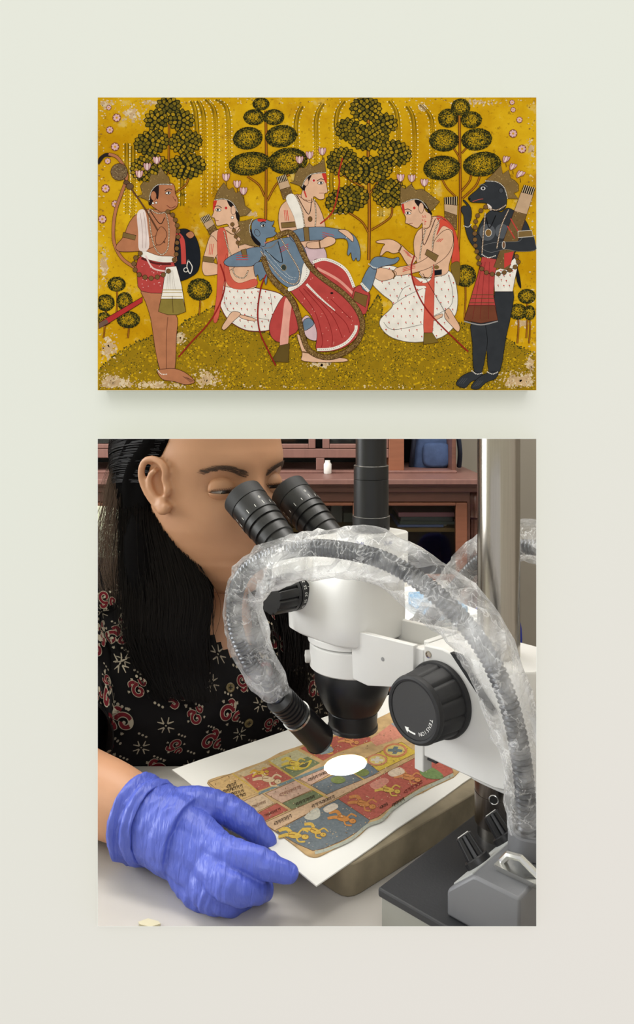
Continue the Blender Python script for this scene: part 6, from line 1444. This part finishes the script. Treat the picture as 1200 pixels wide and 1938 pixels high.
for k in range(520):              # swept back over the scalp and behind the ear
    u = RH.uniform(0.0, 0.112); a0 = hairline(u) + RH.uniform(0, 0.5); s0_ = -1 if RH.random() < 0.8 else 1; pts = []
    for i in range(6):
        f = i / 5; a = a0 + (2.75 - a0) * f; pts.append(head_pt(u - 0.075 * f * f * (0.4 + u * 6), s0_ * a, 0.0025 + 0.011 * min(1, f * 3) + RH.uniform(-0.001, 0.002)) + UP * (0.006 if u > 0.09 else 0) * min(1, 4 * f))
    strand(pts, RH.uniform(0.00022, 0.0004), 0.0006)
for k in range(420):              # far side lock in front of the shoulder
    t = RH.random(); j = RH.gauss(0, 6)
    rows = [((470, 1040), (560, 1040)), ((480, 1130), (580, 1130)), ((490, 1200), (594, 1200)), ((500, 1270), (592, 1270)), ((510, 1330), (580, 1340))]; Yc = [0.85, 0.80, 0.763, 0.735, 0.72]
    pts = [P(*mixp(*rows[i], t), Yc[i] - 0.016 + RH.uniform(-0.006, 0.004)) + Vector((j * 0.0003 * i, 0, 0)) for i in range(RH.choice((4, 5, 5)))]
    strand(pts, RH.uniform(0.00025, 0.0005), 0.003)
o = hs_.build('hair_strands', m_strand, person, smooth=80, fix=False); 

# ---- blue glove: hand with five bent fingers pinching the board's edge
gl = MB()
def fing(pts, r): gl.tube(cat([tuple(p_) for p_ in pts], 5), [float(np.interp(i / 5, range(len(r)), r)) for i in range((len(pts) - 1) * 5 + 1)], 18); gl.ball(pts[-1], r[-1]); gl.ball(pts[0], r[0])
palm_w = P(290, 1556, 0.530)
gl.tube(cat([tuple(p_) for p_ in (P(256, 1546, 0.535), palm_w, P(326, 1574, 0.521), P(356, 1588, 0.514))], 6), [0.0262] * 7 + [0.0262] * 6 + [0.027] * 6, 28)
# knuckle bridge of the back of the hand
for (a, b, r) in ((P(330, 1556, 0.520), P(400, 1602, 0.499), 0.0150), (P(330, 1590, 0.512), P(392, 1630, 0.494), 0.0165), (P(328, 1606, 0.510), P(376, 1655, 0.492), 0.0150), (P(322, 1612, 0.514), P(356, 1664, 0.498), 0.0130)):
    fing([a, (a + b) / 2 + Vector((0, 0, 0.002)), b], [r, r * 0.97, r * 0.86])
fing([P(402, 1600, 0.497), P(436, 1617, 0.486), P(482, 1630, 0.482), P(520, 1644, 0.479), P(549, 1654, 0.478)], [0.0118, 0.0098, 0.0100, 0.0082, 0.0060])     # index
fing([P(325, 1545, 0.530), P(366, 1526, 0.528), P(420, 1530, 0.527), P(462, 1553, 0.522), P(503, 1590, 0.518)], [0.0175, 0.0138, 0.0104, 0.0102, 0.0074])       # thumb
fing([P(390, 1632, 0.492), P(428, 1674, 0.473), P(472, 1686, 0.475), P(498, 1684, 0.487)], [0.0118, 0.0100, 0.0090, 0.0074])                                      # middle
fing([P(372, 1656, 0.492), P(398, 1698, 0.478), P(440, 1706, 0.481), P(468, 1700, 0.492)], [0.0112, 0.0094, 0.0084, 0.0072])                                     # ring
fing([P(352, 1664, 0.498), P(376, 1696, 0.487), P(412, 1702, 0.489), P(438, 1697, 0.499)], [0.0105, 0.0090, 0.0082, 0.0070])                                     # little
me = gl.mesh('glove', off)
m_glove = bpy.data.materials.new('blue_nitrile'); m_glove.use_nodes = True; nt = m_glove.node_tree; b = nt.nodes['Principled BSDF']
b.inputs['Base Color'].default_value = lin((84, 100, 196)) + (1,); b.inputs['Roughness'].default_value = 0.42; b.inputs['Specular IOR Level'].default_value = 0.45
tc = nt.nodes.new('ShaderNodeTexCoord'); mpn = nt.nodes.new('ShaderNodeMapping'); mpn.inputs['Rotation'].default_value = (0, 0, math.radians(38)); mpn.inputs['Scale'].default_value = (260, 60, 60)
n1 = nt.nodes.new('ShaderNodeTexNoise'); n1.inputs['Scale'].default_value = 1.0; n1.inputs['Detail'].default_value = 3; n1.inputs['Distortion'].default_value = 0.6
nt.links.new(tc.outputs['Object'], mpn.inputs[0]); nt.links.new(mpn.outputs[0], n1.inputs['Vector'])
bp_ = nt.nodes.new('ShaderNodeBump'); bp_.inputs['Strength'].default_value = 0.55; bp_.inputs['Distance'].default_value = 0.003; nt.links.new(n1.outputs[0], bp_.inputs['Height']); nt.links.new(bp_.outputs[0], b.inputs['Normal'])
me.materials.append(m_glove)
glove = bpy.data.objects.new('glove', me); COL.objects.link(glove); glove.parent = person
md = glove.modifiers.new('r', 'REMESH'); md.mode = 'VOXEL'; md.voxel_size = 0.0009
sm = glove.modifiers.new('s', 'SMOOTH'); sm.factor = 0.5; sm.iterations = 2
baked(glove)
ax_ = (palm_w - P(225, 1535, 0.547)).normalized()
gn_ = np.zeros(len(glove.data.vertices) * 3); glove.data.vertices.foreach_get('normal', gn_)
gc_ = np.zeros(len(glove.data.vertices) * 3); glove.data.vertices.foreach_get('co', gc_)
gn_ = gn_.reshape(-1, 3); gc_ = gc_.reshape(-1, 3)
for i in range(len(gc_)):      # stretched wrinkles in the thin rubber
    w_ = Vector(gc_[i]) + off; d_ = (w_ - palm_w).dot(ax_)
    lat_ = noise.noise(Vector((w_.x * 60, w_.y * 60, w_.z * 60)))
    gc_[i] += gn_[i] * (0.0009 * math.sin(d_ * 800 + 5 * lat_) * max(0, noise.noise(Vector((w_.x * 35 + 7, w_.y * 35, w_.z * 35))) + 0.15) + 0.0008 * noise.noise(w_ * 140))
glove.data.vertices.foreach_set('co', gc_.ravel()); glove.data.update()
glove.data.shade_smooth()
if not glove.data.materials: glove.data.materials.append(m_glove)
glove['label'] = 'crinkled blue nitrile glove'
cuff = MB()
c0_ = P(268, 1550, 0.5335); rings = []
for i in range(20):
    t_ = i / 19; rings.append((c0_ + ax_ * (-0.006 + 0.020 * t_), 0.0262 + 0.0022 * math.sin(t_ * 11) * (1 - 0.6 * t_) + 0.0012 * (1 - t_)))
cuff.tube([r[0] for r in rings], [r[1] for r in rings], 64, cap=False, fn=lambda i, a, r: r * (1 + 0.055 * noise.noise(Vector((math.cos(a) * 2.6, math.sin(a) * 2.6, i * 0.35))) + 0.03 * noise.noise(Vector((math.cos(a) * 7, math.sin(a) * 7, i * 0.5)))))
o = cuff.build('glove_cuff', m_glove, glove, smooth=70); so_ = o.modifiers.new('t', 'SOLIDIFY'); so_.thickness = 0.0012; so_.offset = 0
